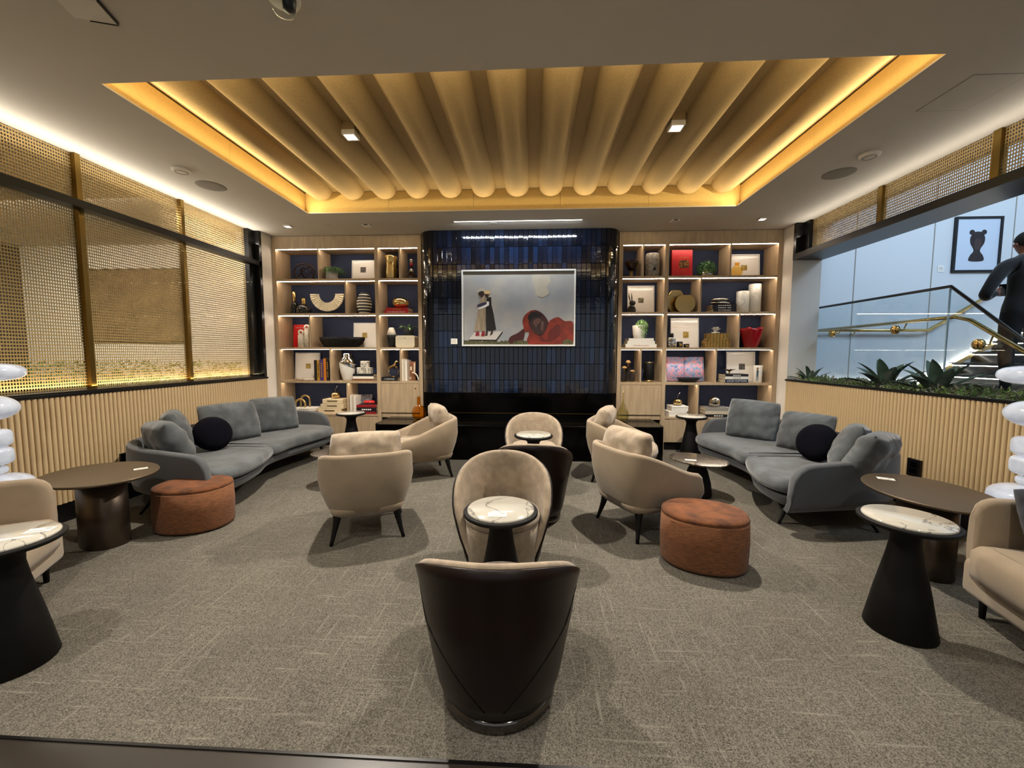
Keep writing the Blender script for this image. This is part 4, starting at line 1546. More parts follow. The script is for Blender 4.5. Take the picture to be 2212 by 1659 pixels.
# ------------------------------------------------------------------ loveseats cut by the picture edges
def loveseat(label, loc, rz, sx):
    """long side along local -Y from the origin (far front corner), front looks to local -X*sx"""
    s = thing('loveseat', label, 'sofa', loc, rz, 'beige loveseats')
    X = lambda a, b: (min(a * sx, b * sx), max(a * sx, b * sx))
    x0, x1 = X(0.04, 0.72)
    obj('base', box_me(*X(0.015, 0.70), -1.45, -0.04, 0.13, 0.34, 0.04, 3), 'beige_plain', s)
    pf = [(0.03, 0.24), (0.004, 0.25), (0.0, 0.30), (0.004, 0.39), (0.03, 0.42), (0.08, 0.432)]
    out = [(x_ * sx + 0.32 * sx, y_ - 0.75) for x_, y_ in ellipse(0.33, 0.70, 96, e=9)]
    ar = sum(out[i - 1][0] * out[i][1] - out[i][0] * out[i - 1][1] for i in range(len(out)))
    if ar < 0:
        out = out[::-1]
    obj('seat_cushion', slab_me(out, pf, closed_curve=False), 'beige_plain', s)
    # wraparound back: far arm, then the long back
    pts = [(0.06, 0.0), (0.30, 0.02), (0.55, 0.015), (0.70, -0.08), (0.745, -0.30), (0.75, -0.8), (0.75, -1.2), (0.72, -1.40), (0.60, -1.48), (0.3, -1.49)]
    path = catmull([(a * sx, b, 0) for a, b in pts], 70)
    path = path if sx < 0 else path[::-1]

    def zt(u, d):
        z = 0.685
        if d < 0.09:
            z -= 0.10 * (1 - math.sqrt(max(0, 1 - ((0.09 - d) / 0.09) ** 2)))
        return z
    obj('back_wrap', wall_loft(path, zt, 0.14, 0.075, 0.03), 'beige_plain', s)
    for x, y in ((0.10, -0.09), (0.62, -0.09), (0.10, -1.36), (0.62, -1.36)):
        obj('leg', lathe_me([(0, 0), (0.014, 0), (0.018, 0.14), (0, 0.14)], 14), 'black_wood', s, (x * sx, y, 0))
    return s


loveseat('beige loveseat cut off by the right picture edge', (2.72, 2.42, 0), -0.25, 1)
loveseat('beige loveseat cut off by the left picture edge behind a marble table', (-2.92, 2.48, 0), 0.52, -1)
cushion('dark charcoal cushion on the right beige loveseat', (3.05, 2.13, 0.61), 0.42, 0.40, 0.12, (-0.55, -0.83), 24, 11, 'denim_dark', roll_=8)

# ------------------------------------------------------------------ stacked glass floor lamps
mat('lamp_glass', '#b9c0cc', 0.12, trans=0.35, coat=0.5, emit=(0.90, 0.93, 1.0), estr=0.16, var=(9, 0.25))


def totem_lamp(label, x, y):
    t = thing('floor_lamp', label, 'lamp', (x, y, 0), 0, 'stacked glass totem lamps')
    lathe('base', [(0, 0), (0.16, 0), (0.16, 0.02), (0, 0.025)], 'brass', t)
    lathe('stem', [(0, 0.02), (0.012, 0.02), (0.012, 1.36), (0, 1.36)], 'brass', t, seg=12)

    def bead(name, z0, z1, r, p=2.0):
        prof = []
        for k in range(17):
            a = -PI / 2 + PI * k / 16
            prof.append((r * max(0, math.cos(a)) ** (2 / p), (z0 + z1) / 2 + (z1 - z0) / 2 * math.copysign(abs(math.sin(a)) ** (2 / p), math.sin(a))))
        prof[0] = (0, z0)
        prof[-1] = (0, z1)
        lathe(name, prof, 'lamp_glass', t, seg=40)
    bead('glass_disc', 1.295, 1.430, 0.20, 2.6)
    bead('glass_ball', 1.00, 1.19, 0.155)
    bead('glass_drum', 0.80, 0.935, 0.105, 4.0)
    bead('glass_drum', 0.665, 0.80, 0.105, 4.0)
    bead('glass_ring', 0.60, 0.655, 0.07, 4.0)
    bead('glass_dome', 0.40, 0.59, 0.20, 2.4)
    for z in (0.655, 0.955, 1.21):
        lathe('collar', [(0, z), (0.035, z), (0.035, z + 0.03), (0, z + 0.03)], 'brass', t, seg=20)
    return t


totem_lamp('glowing stacked glass floor lamp at the right picture edge', 3.69, 2.90)
totem_lamp('glowing stacked glass floor lamp at the left picture edge', -3.80, 2.72)
# ------------------------------------------------------------------ shelf objects: centre x, y, width, height in metres
I = {
 'loop': (-3.522, 6.45, 0.374, 0.268),
 'pot1': (-3.042, 6.42, 0.185, 0.155),
 'fr1': (-2.606, 6.58, 0.462, 0.357),
 'goldvase': (-2.057, 6.42, 0.205, 0.373),
 'decanter': (-1.733, 6.42, 0.128, 0.321),
 'tallbot': (-3.736, 6.5, 0.143, 0.380),
 'roundbot': (-3.534, 6.42, 0.234, 0.255),
 'fan': (-3.181, 6.5, 0.589, 0.287),
 'stripe': (-2.530, 6.45, 0.232, 0.351),
 'redbooks': (-1.940, 6.4, 0.395, 0.089),
 'egg': (-1.923, 6.45, 0.275, 0.186),
 'redup': (-3.717, 6.6, 0.247, 0.390),
 'key1': (-3.597, 6.42, 0.102, 0.296),
 'key2': (-3.511, 6.45, 0.071, 0.381),
 'ribbowl': (-2.904, 6.42, 0.740, 0.166),
 'fr2': (-2.628, 6.6, 0.469, 0.417),
 'bwvase': (-2.078, 6.42, 0.154, 0.323),
 'cbox': (-1.815, 6.42, 0.329, 0.195),
 'pot2': (-1.809, 6.45, 0.169, 0.180),
 'fr3': (-3.616, 6.6, 0.430, 0.457),
 'bird': (-3.375, 6.42, 0.103, 0.146),
 'agate': (-3.525, 6.4, 0.371, 0.054),
 'ub': (-3.217, 6.4, 0.251, 0.359),
 'wvase': (-2.822, 6.42, 0.273, 0.443),
 'dice1': (-2.601, 6.42, 0.109, 0.107),
 'dice2': (-2.469, 6.42, 0.124, 0.107),
 'dice3': (-2.509, 6.42, 0.163, 0.106),
 'dbooks': (-2.558, 6.42, 0.343, 0.115),
 'horse': (-2.057, 6.42, 0.185, 0.273),
 'champ': (-2.096, 6.4, 0.286, 0.068),
 'wb': (-1.820, 6.4, 0.215, 0.355),
 'arch': (-1.694, 6.42, 0.115, 0.137),
 'g1': (-3.606, 6.5, 0.185, 0.213),
 'g2': (-3.659, 6.44, 0.200, 0.156),
 'g3': (-3.553, 6.38, 0.198, 0.101),
 'gb': (-3.537, 6.42, 0.446, 0.109),
 'bx1': (-3.052, 6.42, 0.355, 0.085),
 'bx2': (-3.062, 6.42, 0.419, 0.078),
 'bx3': (-3.105, 6.42, 0.419, 0.086),
 'apl': (-3.044, 6.42, 0.142, 0.124),
 'wb5': (-2.795, 6.45, 0.095, 0.311),
 'rb': (-2.539, 6.42, 0.345, 0.232),
 'goblet': (1.753, 6.42, 0.214, 0.248),
 'stone': (2.071, 6.42, 0.227, 0.367),
 'vegas': (2.525, 6.42, 0.330, 0.422),
 'bush': (2.912, 6.45, 0.302, 0.254),
 'amber': (3.337, 6.4, 0.173, 0.209),
 'fr4': (3.559, 6.58, 0.454, 0.386),
 'bunny': (1.765, 6.42, 0.143, 0.309),
 'fr5': (1.956, 6.58, 0.425, 0.455),
 'disc1': (2.466, 6.5, 0.222, 0.369),
 'disc2': (2.581, 6.4, 0.261, 0.277),
 'ib': (3.142, 6.4, 0.350, 0.114),
 'peb': (3.108, 6.42, 0.330, 0.121),
 'cyl1': (3.477, 6.45, 0.182, 0.327),
 'cyl2': (3.683, 6.5, 0.183, 0.443),
 'pot3': (1.890, 6.42, 0.216, 0.290),
 'sb': (1.897, 6.4, 0.474, 0.145),
 'fr6': (2.663, 6.58, 0.445, 0.481),
 'perf': (2.396, 6.4, 0.128, 0.231),
 'jar1': (2.521, 6.4, 0.100, 0.094),
 'jar2': (2.617, 6.38, 0.092, 0.058),
 'wov1': (3.088, 6.42, 0.396, 0.123),
 'wov2': (3.091, 6.42, 0.325, 0.101),
 'flower': (3.073, 6.42, 0.169, 0.101),
 'redvase': (3.616, 6.42, 0.329, 0.301),
 'gl1': (1.755, 6.5, 0.096, 0.343),
 'gl2': (1.675, 6.4, 0.094, 0.250),
 'gl3': (1.797, 6.38, 0.087, 0.191),
 'candle': (2.066, 6.42, 0.159, 0.316),
 'open': (2.667, 6.55, 0.599, 0.403),
 'bowl2': (2.659, 6.4, 0.372, 0.073),
 'fr7': (3.565, 6.58, 0.448, 0.483),
 'lv': (3.366, 6.4, 0.346, 0.138),
 'leaf': (3.328, 6.42, 0.163, 0.080),
 'cup': (3.729, 6.4, 0.133, 0.268),
 'apr': (2.525, 6.42, 0.137, 0.119),
 'wbx1': (2.531, 6.42, 0.260, 0.082),
 'wbx2': (2.491, 6.42, 0.260, 0.089),
 'orb': (3.100, 6.42, 0.179, 0.177),
 'ob': (3.145, 6.42, 0.415, 0.148),
 'hb': (3.400, 6.42, 0.157, 0.229),
 'amberflask': (-1.544, 6.05, 0.189, 0.354),
 'greenflask': (1.565, 5.95, 0.176, 0.463),
}
Z1, Z2, Z3, Z4, Z5 = SHELF_TOP
mat('book_red', '#a8141c', 0.5)
mat('book_red2', '#8c1f24', 0.5)
mat('book_black', '#15151a', 0.5)
mat('book_white', '#ebe6db', 0.6)
mat('book_navy', '#16233f', 0.5)
mat('book_orange', '#c4761f', 0.5)
mat('book_yellow', '#b98a1e', 0.5)
mat('book_purple', '#41336e', 0.5)
mat('book_brown', '#7a4f30', 0.5)
mat('book_cream', '#c9bda6', 0.6)
mat('book_grey', '#8f8b84', 0.6)
mat('pages', '#d9cdb4', 0.9, var=(200, 0.12), stretch=(0.1, 0.1, 4))
mat('ink_gold', '#b08a3a', 0.4, metal=0.5)
mat('ink_white', '#ece8e0', 0.6)
mat('ink_red', '#a01c22', 0.6)
mat('black_gloss', '#08080a', 0.06, coat=0.5)
mat('black_matte', '#131316', 0.6)
mat('ceramic_white', '#ece8de', 0.35)
mat('ceramic_cream', '#d6cbb0', 0.5)
mat('stone_grey', '#8b877e', 0.8, var=(30, 0.3), bump=(60, 0.4))
mat('stone_white', '#cfc9bb', 0.8, var=(22, 0.15), bump=(40, 0.3))
mat('concrete', '#b3aea6', 0.8, var=(14, 0.25))
mat('wood_box', '#e0cba6', 0.6, var=(6, 0.08), stretch=(0.3, 2, 2))
mat('leaf_green', '#3f6b2e', 0.6, var=(12, 0.35))
mat('leaf_pale', '#7fa06a', 0.6, var=(10, 0.35))
mat('leaf_dark', '#2c4a2b', 0.5, var=(8, 0.3))
mat('red_glass', '#9c0613', 0.06, coat=0.6)
mat('bronze_dark', '#2a1b14', 0.28, metal=0.8)
mat('gold_dull', '#bfa770', 0.28, metal=1.0)
mat('silver', '#c9c4bb', 0.08, metal=1.0)


def gone(k):
    return I[k]


def flat_book(label, x, y, z, w, d, t, cover, txt=None, ink='ink_white', rz=0.0, group=None, tw=0.7, th=0.5):
    """book lying flat, spine to the front"""
    b = thing('book', label, 'book', (x, y, z), rz, group)
    _book_parts(b, w, d, t, cover)
    if txt:
        text('spine_title', txt, t * th, ink, b, (0, -d / 2 - 0.0006, t / 2), (PI / 2, 0, 0), w * tw)
    return b


def _book_parts(b, w, d, t, cover):
    c = min(0.004, t * 0.12)
    obj('cover', boxes_me([(-w / 2, w / 2, -d / 2, d / 2, 0, c), (-w / 2, w / 2, -d / 2, d / 2, t - c, t), (-w / 2, w / 2, -d / 2, -d / 2 + c, c, t - c)]), cover, b)
    obj('pages', boxes_me([(-w / 2 + 0.004, w / 2 - 0.004, -d / 2 + c, d / 2 - 0.005, c, t - c)]), 'pages', b)


def upright_book(label, x, y, z, h, d, t, cover, txt=None, ink='ink_gold', group=None, lean=0.0):
    """book standing, spine to the front; t = spine width"""
    b = thing('book', label, 'book', (x, y, z), 0, group)
    c = min(0.004, t * 0.12)
    obj('cover', boxes_me([(-t / 2, -t / 2 + c, -d / 2, d / 2, 0, h), (t / 2 - c, t / 2, -d / 2, d / 2, 0, h), (-t / 2 + c, t / 2 - c, -d / 2, -d / 2 + c, 0, h)]), cover, b)
    obj('pages', boxes_me([(-t / 2 + c, t / 2 - c, -d / 2 + c, d / 2 - 0.005, 0.004, h - 0.004)]), 'pages', b)
    if txt:
        text('spine_title', txt, t * 0.55, ink, b, (0, -d / 2 - 0.0006, h / 2), (PI / 2, PI / 2, 0), h * 0.7)
    return b


def cover_book(label, x, y, z, w, h, t, cover, lean=6):
    """book standing with its front cover towards the room, leaning back"""
    b = thing('book', label, 'book', (x, y, z), 0, None, rot=(-math.radians(lean), 0, 0))
    c = 0.005
    obj('cover', boxes_me([(-w / 2, w / 2, 0, c, 0, h), (-w / 2, w / 2, t - c, t, 0, h), (-w / 2, -w / 2 + c, c, t - c, 0, h)]), cover, b)
    obj('pages', boxes_me([(-w / 2 + c, w / 2 - 0.006, c, t - c, 0.006, h - 0.006)]), 'pages', b)
    return b


def frame(label, x, y, z, w, h, pic, pw=0.085, ph=0.085, px=0.0, pz=0.02, lean=5, extra=None):
    f = thing('picture_frame', label, 'picture frame', (x, y, z), 0, 'white framed prints on the shelves', rot=(-math.radians(lean), 0, 0))
    b = 0.016
    obj('frame', boxes_me([(-w / 2, w / 2, -0.012, 0.012, 0, b), (-w / 2, w / 2, -0.012, 0.012, h - b, h), (-w / 2, -w / 2 + b, -0.012, 0.012, b, h - b), (w / 2 - b, w / 2, -0.012, 0.012, b, h - b)]), 'frame_white', f)
    obj('mat_board', box_me(-w / 2 + b, w / 2 - b, -0.004, 0.006, b, h - b), 'mat_board', f)
    obj('picture', box_me(px - pw / 2, px + pw / 2, -0.0065, -0.004, h / 2 + pz - ph / 2, h / 2 + pz + ph / 2), pic, f)
    return f


mat('mat_board', '#f0ece4', 0.25, coat=0.5)
mat('pic_grey', '#6b665f', 0.4, var=(40, 0.6), col2='#2c2a2a')
mat('pic_gold', '#8d7636', 0.4, col2='#c0a75c', var=(40, 0.5))
mat('pic_dark', '#4b4436', 0.4, col2='#8d8163', var=(35, 0.5))

# ---- left bookcase, top row
x, y, w, h = I['loop']
t = thing('loop_sculpture', 'dark bronze looped ribbon sculpture on the top left shelf', 'sculpture', (x, y, Z1))


def ringpts(cx, cz, a, b, rot, yo, n=40, ph=0.0):
    out = []
    for k in range(n):
        q = 2 * PI * k / n
        u, v = a * math.cos(q), b * math.sin(q)
        out.append((cx + u * math.cos(rot) - v * math.sin(rot), yo * math.sin(q + ph), cz + u * math.sin(rot) + v * math.cos(rot)))
    return out


obj('outer_loop', tube_me(ringpts(0.0, 0.142, 0.17, 0.135, -0.25, 0.03), 0.0055, 8, True, flat=2.5), 'bronze_dark', t)
obj('inner_loop', tube_me(ringpts(0.0, 0.115, 0.15, 0.068, 0.9, 0.05, ph=1.0), 0.005, 8, True, flat=2.5), 'bronze_dark', t)
obj('inner_loop', tube_me(ringpts(0.05, 0.105, 0.105, 0.075, -0.9, 0.05, ph=2.0), 0.005, 8, True, flat=2.5), 'bronze_dark', t)


def blades(n, r0, z0, length, droop, seed, wid=0.006, up=1.0, bias=(0, 0)):
    """tuft of thin grassy blades"""
    rn = random.Random(seed)
    verts, faces = [], []
    for _ in range(n):
        a = rn.uniform(0, 2 * PI)
        r = r0 * math.sqrt(rn.random())
        base = Vector((r * math.cos(a), r * math.sin(a), z0))
        dv = Vector((math.cos(a) + bias[0], math.sin(a) + bias[1], 0))
        L = length * rn.uniform(0.6, 1.15)
        side = Vector((-math.sin(a), math.cos(a), 0)) * wid
        p = base
        k0 = len(verts)
        for i in range(5):
            u = i / 4
            q = base + dv * (L * u * 0.75) + Vector((0, 0, L * (up * u * (1 - 0.3 * u) - droop * u * u)))
            wdt = (1 - u) ** 0.6
            verts += [q - side * wdt, q + side * wdt]
        for i in range(4):
            faces.append((k0 + 2 * i, k0 + 2 * i + 1, k0 + 2 * i + 3, k0 + 2 * i + 2))
    return pyd(verts, faces, False)


x, y, w, h = I['pot1']
t = thing('potted_grass', 'green grassy plant in a pale concrete pot on the top left shelf', 'plant', (x, y, Z1))
lathe('pot', [(0, 0), (0.085, 0), (0.09, 0.008), (0.09, 0.155), (0.078, 0.155), (0.076, 0.13), (0, 0.13)], 'concrete', t)
o = obj('foliage', blades(320, 0.075, 0.13, 0.19, 1.35, 3, 0.004, 1.45, (0.45, -0.2)), 'leaf_green', t)
x, y, w, h = I['fr1']
frame('white framed grey print on the top shelf beside the grassy pot', x + 0.04, y, Z1, w - 0.02, h, 'pic_grey', 0.09, 0.09, -0.03)
x, y, w, h = I['goldvase']
prof = [(0, 0), (0.078, 0.0), (0.088, 0.03), (0.09, 0.15), (0.084, 0.22), (0.092, 0.25), (0.086, 0.28), (0.096, 0.32), (0.10, 0.36), (0.09, 0.372), (0.08, 0.35), (0, 0.34)]
me = lathe_me(prof, 40)
for v in me.vertices:
    nn = mnoise.noise(Vector((v.co.x * 18, v.co.y * 18, v.co.z * 14))) * 0.016
    rr = math.hypot(v.co.x, v.co.y)
    if rr > 0.01:
        v.co.x *= 1 + nn / rr
        v.co.y *= 1 + nn / rr
tag(obj('crumpled_vase', me, 'gold_dull', None, (x, y, Z1)), 'crumpled gold metal vase on the top left shelf', 'vase')
x, y, w, h = I['decanter']
t = thing('decanter', 'dark decanter with red neck and silver stopper on the top left shelf', 'bottle', (x, y, Z1))
lathe('body', [(0, 0), (0.062, 0), (0.066, 0.01), (0.058, 0.09), (0.035, 0.13), (0.018, 0.15), (0.014, 0.21), (0, 0.21)], mat('dark_red_glass', '#1c0708', 0.05, coat=0.5), t)
lathe('collar', [(0, 0.125), (0.04, 0.125), (0.03, 0.155), (0.018, 0.165), (0, 0.165)], 'silver', t)
lathe('red_neck', [(0.013, 0.205), (0.022, 0.215), (0.024, 0.255), (0, 0.255)], mat('red_enamel', '#8c1220', 0.2), t)
lathe('stopper', [(0, 0.253), (0.022, 0.255), (0.028, 0.31), (0.02, 0.322), (0, 0.323)], 'silver', t)

# ---- left bookcase, second row
for k, nm, r, body in (('tallbot', 'tall slim', 0.062, 0.215), ('roundbot', 'squat round', 0.112, 0.155)):
    x, y, w, h = I[k]
    t = thing('bottle', '%s black bottle with long gold cap on the second left shelf' % nm, 'bottle', (x, y, Z2))
    lathe('body', [(0, 0), (r * 0.85, 0), (r, body * 0.12), (r, body * 0.55), (r * 0.8, body * 0.85), (0.03, body), (0, body)], 'black_gloss', t)
    lathe('cap', [(0, body - 0.002), (0.027, body), (0.031, body + 0.004), (0.031, h - 0.004), (0.027, h), (0, h)], 'brass_bright', t, seg=24)
x, y, w, h = I['fan']
t = thing('fan_sculpture', 'cream pleated half ring sculpture on a stand on the second left shelf', 'sculpture', (x, y, Z2 + 0.055))
bm = bmesh.new()
n = 44
prev = None
for k in range(n + 1):
    a = PI + PI * k / n
    yo = -0.012 if k % 2 else 0.004
    q = [bm.verts.new((r * math.cos(a), yo + dy, 0.285 + r * math.sin(a))) for r, dy in ((0.285, 0), (0.145, 0), (0.145, 0.03), (0.285, 0.03))]
    if prev:
        for i in range(4):
            bm.faces.new((prev[i], prev[(i + 1) % 4], q[(i + 1) % 4], q[i]))
    else:
        bm.faces.new(q)
    prev = q
bm.faces.new(prev)
obj('pleated_ring', bm_mesh(bm), mat('cream_paper', '#efe6cf', 0.7), t)
obj('stand', boxes_me([(-0.085, -0.08, 0.0, 0.006, -0.055, 0.06), (0.08, 0.085, 0.0, 0.006, -0.055, 0.06), (-0.1, 0.1, -0.03, 0.05, -0.055, -0.051)]), 'black_metal', t)
x, y, w, h = I['stripe']
t = thing('striped_vase', 'black and white hooped vase on the second left shelf', 'vase', (x, y, Z2))
lathe('core', [(0, 0.002), (0.06, 0.002), (0.102, 0.06), (0.106, 0.17), (0.098, 0.27), (0.06, 0.345), (0, 0.345)], 'black_matte', t)
for k in range(7):
    zz = 0.004 + k * 0.047
    rr = 0.075 + 0.045 * math.sin(PI * min(1, (k + 0.55) / 6.9))
    lathe('white_hoop', [(rr - 0.018, zz), (rr, zz + 0.004), (rr, zz + 0.026), (rr - 0.018, zz + 0.03), (0.03, zz + 0.03), (0.03, zz)], 'ceramic_white', t, seg=32)
x, y, w, h = I['redbooks']
flat_book('red coffee table book with white capitals, lower of two under the gold egg', x - 0.012, y + 0.03, Z2, w, 0.27, 0.036, 'book_red', 'THE FERRARI BOOK', tw=0.75)
flat_book('red coffee table book with gold script directly under the gold egg', x, y + 0.03, Z2 + 0.036, w - 0.03, 0.26, 0.05, 'book_red', 'Cartier', 'ink_gold', tw=0.38, th=0.6)
x, y, w, h = I['egg']
prof = [(0.092 * math.sin(PI * k / 16) , 0.092 - 0.092 * math.cos(PI * k / 16)) for k in range(17)]
o = obj('golden_egg', lathe_me(prof, 40, sx=1.48, sy=1.0), 'gold', None, (x, y, Z2 + 0.087))
for v in o.data.vertices:
    v.co.z *= 1 + 0.12 * (-v.co.x / 0.14) * 0.6
tag(o, 'polished gold egg lying on the red books', 'ornament')

# ---- left bookcase, third row
x, y, w, h = I['redup']
b = cover_book('bright red book standing behind the pale stone figures', x, y - 0.02, Z3, w, h, 0.03, mat('book_scarlet', '#c8151a', 0.45))
obj('title_line', boxes_me([(-w * 0.36, w * 0.36, -0.0006, 0.0004, h * 0.86, h * 0.875)]), 'ink_white', b)
for k, nm in (('key1', 'shorter'), ('key2', 'taller')):
    x, y, w, h = I[k]
    t = thing('stone_figure', '%s pale stone figure with a ring head before the red book' % nm, 'sculpture', (x, y, Z3))
    ww = 0.05 if nm == 'shorter' else 0.045
    obj('pillar', slab_me(ellipse(ww, 0.035, 24, e=3), [(0.004, 0), (0, 0.004), (0.002, h - 0.095), (0.006, h - 0.09)], closed_curve=False), 'stone_white', t)
    obj('ring_head', tube_me(ringpts(0, h - 0.052, 0.034, 0.034, 0, 0, 28), 0.017, 10, True), 'stone_white', t)
x, y, w, h = I['ribbowl']
t = thing('ribbed_bowl', 'wide black ribbed bowl on the third left shelf', 'bowl', (x, y, Z3))
rows = []
for r, z in ((0.20, 0.0), (0.26, 0.01), (0.33, 0.06), (0.365, 0.12), (0.37, 0.165), (0.352, 0.166), (0.345, 0.12), (0.30, 0.06), (0.22, 0.03)):
    row = []
    for k in range(112):
        a = 2 * PI * k / 112
        rr = r * (1 + 0.022 * math.cos(28 * a))
        row.append((rr * math.cos(a), 0.42 * rr * math.sin(a), z))
    rows.append(row)
obj('bowl_body', loft_me(rows, closed_ring=True, caps=True), 'black_wood', t)
x, y, w, h = I['fr2']
frame('white framed gold print behind the black ribbed bowl', x + 0.05, y, Z3, w - 0.03, h, 'pic_gold', 0.085, 0.085, -0.03, 0.0)
x, y, w, h = I['bwvase']
t = thing('two_tone_vase', 'black vase with white conical top on the third left shelf', 'vase', (x, y, Z3))
lathe('dark_body', [(0, 0), (0.048, 0), (0.055, 0.06), (0.07, 0.16), (0.078, 0.20), (0, 0.20)], 'black_matte', t)
lathe('white_top', [(0, 0.198), (0.079, 0.20), (0.06, 0.26), (0.04, 0.315), (0.03, 0.322), (0.025, 0.30), (0, 0.29)], 'stone_white', t)
x, y, w, h = I['cbox']
t = thing('cream_box', 'cream box with cut corners under a small black potted plant', 'box', (x - 0.01, y + 0.02, Z3))
q = [(-0.13, 0.0), (-0.155, 0.025), (-0.155, 0.165), (-0.13, 0.19), (0.13, 0.19), (0.155, 0.165), (0.155, 0.025), (0.13, 0.0)]
rows = [[(a, yy, zz) for a, zz in q] for yy in (-0.12, 0.12)]
obj('box_body', loft_me(rows, closed_ring=True, caps=True, smooth=False), 'ceramic_cream', t)
obj('lid_line', boxes_me([(-0.156, 0.156, -0.1208, 0.121, 0.134, 0.137)]), 'book_grey', t)
obj('clasp', lathe_me([(0, -0.003), (0.008, -0.003), (0.008, 0), (0, 0)], 12), 'brass', t, (0, -0.1205, 0.15), (PI / 2, 0, 0))
x, y, w, h = I['pot2']
t = thing('potted_plant', 'pale leaved plant in a black pot on the cream box', 'plant', (x, y, Z3 + 0.19))
lathe('pot', [(0, 0), (0.06, 0), (0.075, 0.01), (0.08, 0.10), (0.07, 0.105), (0.066, 0.09), (0, 0.09)], 'black_matte', t)


def leaf_me(L, wdt, up, droop, fold=0.25, n=8):
    verts, faces = [], []
    for i in range(n + 1):
        u = i / n
        ww = wdt * math.sin(PI * min(1, 0.12 + 0.88 * u)) ** 0.8 * (1 - 0.15 * u)
        if i == n:
            ww = 0.0008
        z = L * (up * u - droop * u * u)
        xx = L * u * math.sqrt(max(0.05, 1 - (up - droop * u) ** 2 * 0.5))
        verts += [(xx, -ww, z + fold * ww), (xx, 0, z), (xx, ww, z + fold * ww)]
    for i in range(n):
        for k in (0, 1):
            faces.append((3 * i + k, 3 * i + k + 1, 3 * i + k + 4, 3 * i + k + 3))
    return pyd(verts, faces, True)


lm = leaf_me(0.19, 0.020, 0.95, 0.9)
for k in range(11):
    a = 2 * PI * k / 11 + 0.3 * (k % 3)
    obj('leaf', lm, 'leaf_pale', t, (0.02 * math.cos(a), 0.02 * math.sin(a), 0.085), (0, -0.25 * (k % 3) + 0.1, a))

# ---- left bookcase, fourth row
x, y, w, h = I['fr3']
frame('tall white framed gold print on the fourth left shelf', x, y, Z4, w, h, 'pic_gold', 0.085, 0.085, 0.01, 0.0)
x, y, w, h = I['bird']
t = thing('bird_figurine', 'small grey bird figurine beside the upright books', 'figurine', (x, y, Z4 + 0.012))
me = lathe_me([(0, 0), (0.02, 0.005), (0.034, 0.04), (0.03, 0.08), (0.018, 0.105), (0.02, 0.125), (0.012, 0.142), (0, 0.146)], 20, sx=0.8)
for v in me.vertices:
    v.co.x += (v.co.z - 0.05) * 0.35
obj('bird_body', me, 'silver', t)
obj('tail', tube_me([(-0.02, 0, 0.03), (-0.05, 0, 0.002)], lambda u: 0.014 - 0.008 * u, 8), 'silver', t)
obj('beak', tube_me([(0.045, 0, 0.125), (0.068, 0, 0.118)], lambda u: 0.006 - 0.005 * u, 6), 'brass', t)
x, y, w, h = I['agate']
mat('agate', '#8d6748', 0.3, col2='#d9cdbd', var=(22, 0.4), coat=0.4)
o = obj('agate_slab', slab_me([(0.185, 0.0), (0.12, 0.06), (0, 0.07), (-0.12, 0.05), (-0.185, 0.0), (-0.1, -0.05), (0.02, -0.06), (0.13, -0.045)], [(0.01, 0), (0, 0.008), (0.004, 0.03), (0.03, 0.04)], 50), 'agate', None, (x, y - 0.02, Z4))
tag(o, 'brown and white agate slab on the fourth left shelf', 'ornament')
xs = -3.335
for wdt, hh, cov, lab, tx, ik in ((0.050, 0.335, 'book_black', 'black spine of the upright books beside the bird figurine', None, 'ink_gold'), (0.042, 0.332, 'book_yellow', 'mustard upright book with dark lettering', '~~~~~~ ~~~~', 'ink'),
                                  (0.066, 0.345, 'book_purple', 'purple upright book on the fourth left shelf', None, 'ink_gold'), (0.044, 0.362, 'book_orange', 'orange upright book on the fourth left shelf', None, 'ink'),
                                  (0.045, 0.362, 'book_black', 'black upright book with pale lettering against the divider', '~~~~ ~~~', 'ink_gold')):
    upright_book(lab, xs + wdt / 2, 6.43, Z4, hh, 0.24, wdt - 0.002, cov, tx if cov != 'book_purple' else '~~~~~~~', ik, 'upright books on the fourth left shelf')
    xs += wdt
x, y, w, h = I['wvase']
t = thing('silver_topped_vase', 'white urn vase with slanting mirror silver top', 'vase', (x, y, Z4))
prof = [(0, 0), (0.07, 0), (0.085, 0.02), (0.115, 0.14), (0.132, 0.26), (0.128, 0.31), (0.10, 0.36), (0.072, 0.38), (0.07, 0.435), (0.062, 0.443), (0.055, 0.43), (0, 0.40)]
me = lathe_me(prof, 40)
me.materials.append(MT('ceramic_white'))
obj('vase_body', me, None, t)
prof2 = [(0.1335, 0.262), (0.130, 0.312), (0.102, 0.363), (0.074, 0.383), (0.072, 0.437), (0.062, 0.446)]
me = lathe_me(prof2, 40)
for v in me.vertices:
    if v.co.z < 0.27:
        v.co.z += 0.055 * (-v.co.x / 0.13) * 1.0
obj('silver_top', me, 'chrome', t)
x, y, w, h = I['dbooks']
zz = Z4
for th_, cov, lab in ((0.034, 'book_brown', 'brown book at the bottom of the stack under the dice'), (0.040, 'book_white', 'white book in the middle of the stack under the dice'), (0.038, 'book_black', 'black book directly under the white dice')):
    flat_book(lab, x + 0.03, y + 0.03, zz, w, 0.25, th_, cov, group='books under the dice')
    zz += th_


def die(label, x, y, z, s, rz, pips):
    t = thing('domino_block', label, 'block', (x, y, z), rz, 'white spotted blocks')
    obj('block', box_me(-s / 2, s / 2, -0.05, 0.05, 0, 0.104, 0.006), 'stone_white', t)
    for px, pz in pips:
        obj('pip', lathe_me([(0, -0.0015), (0.009, -0.0015), (0.009, 0.001), (0, 0.001)], 14), 'black_matte', t, (px * s, -0.0502, 0.052 + pz * 0.1), (PI / 2, 0, 0))


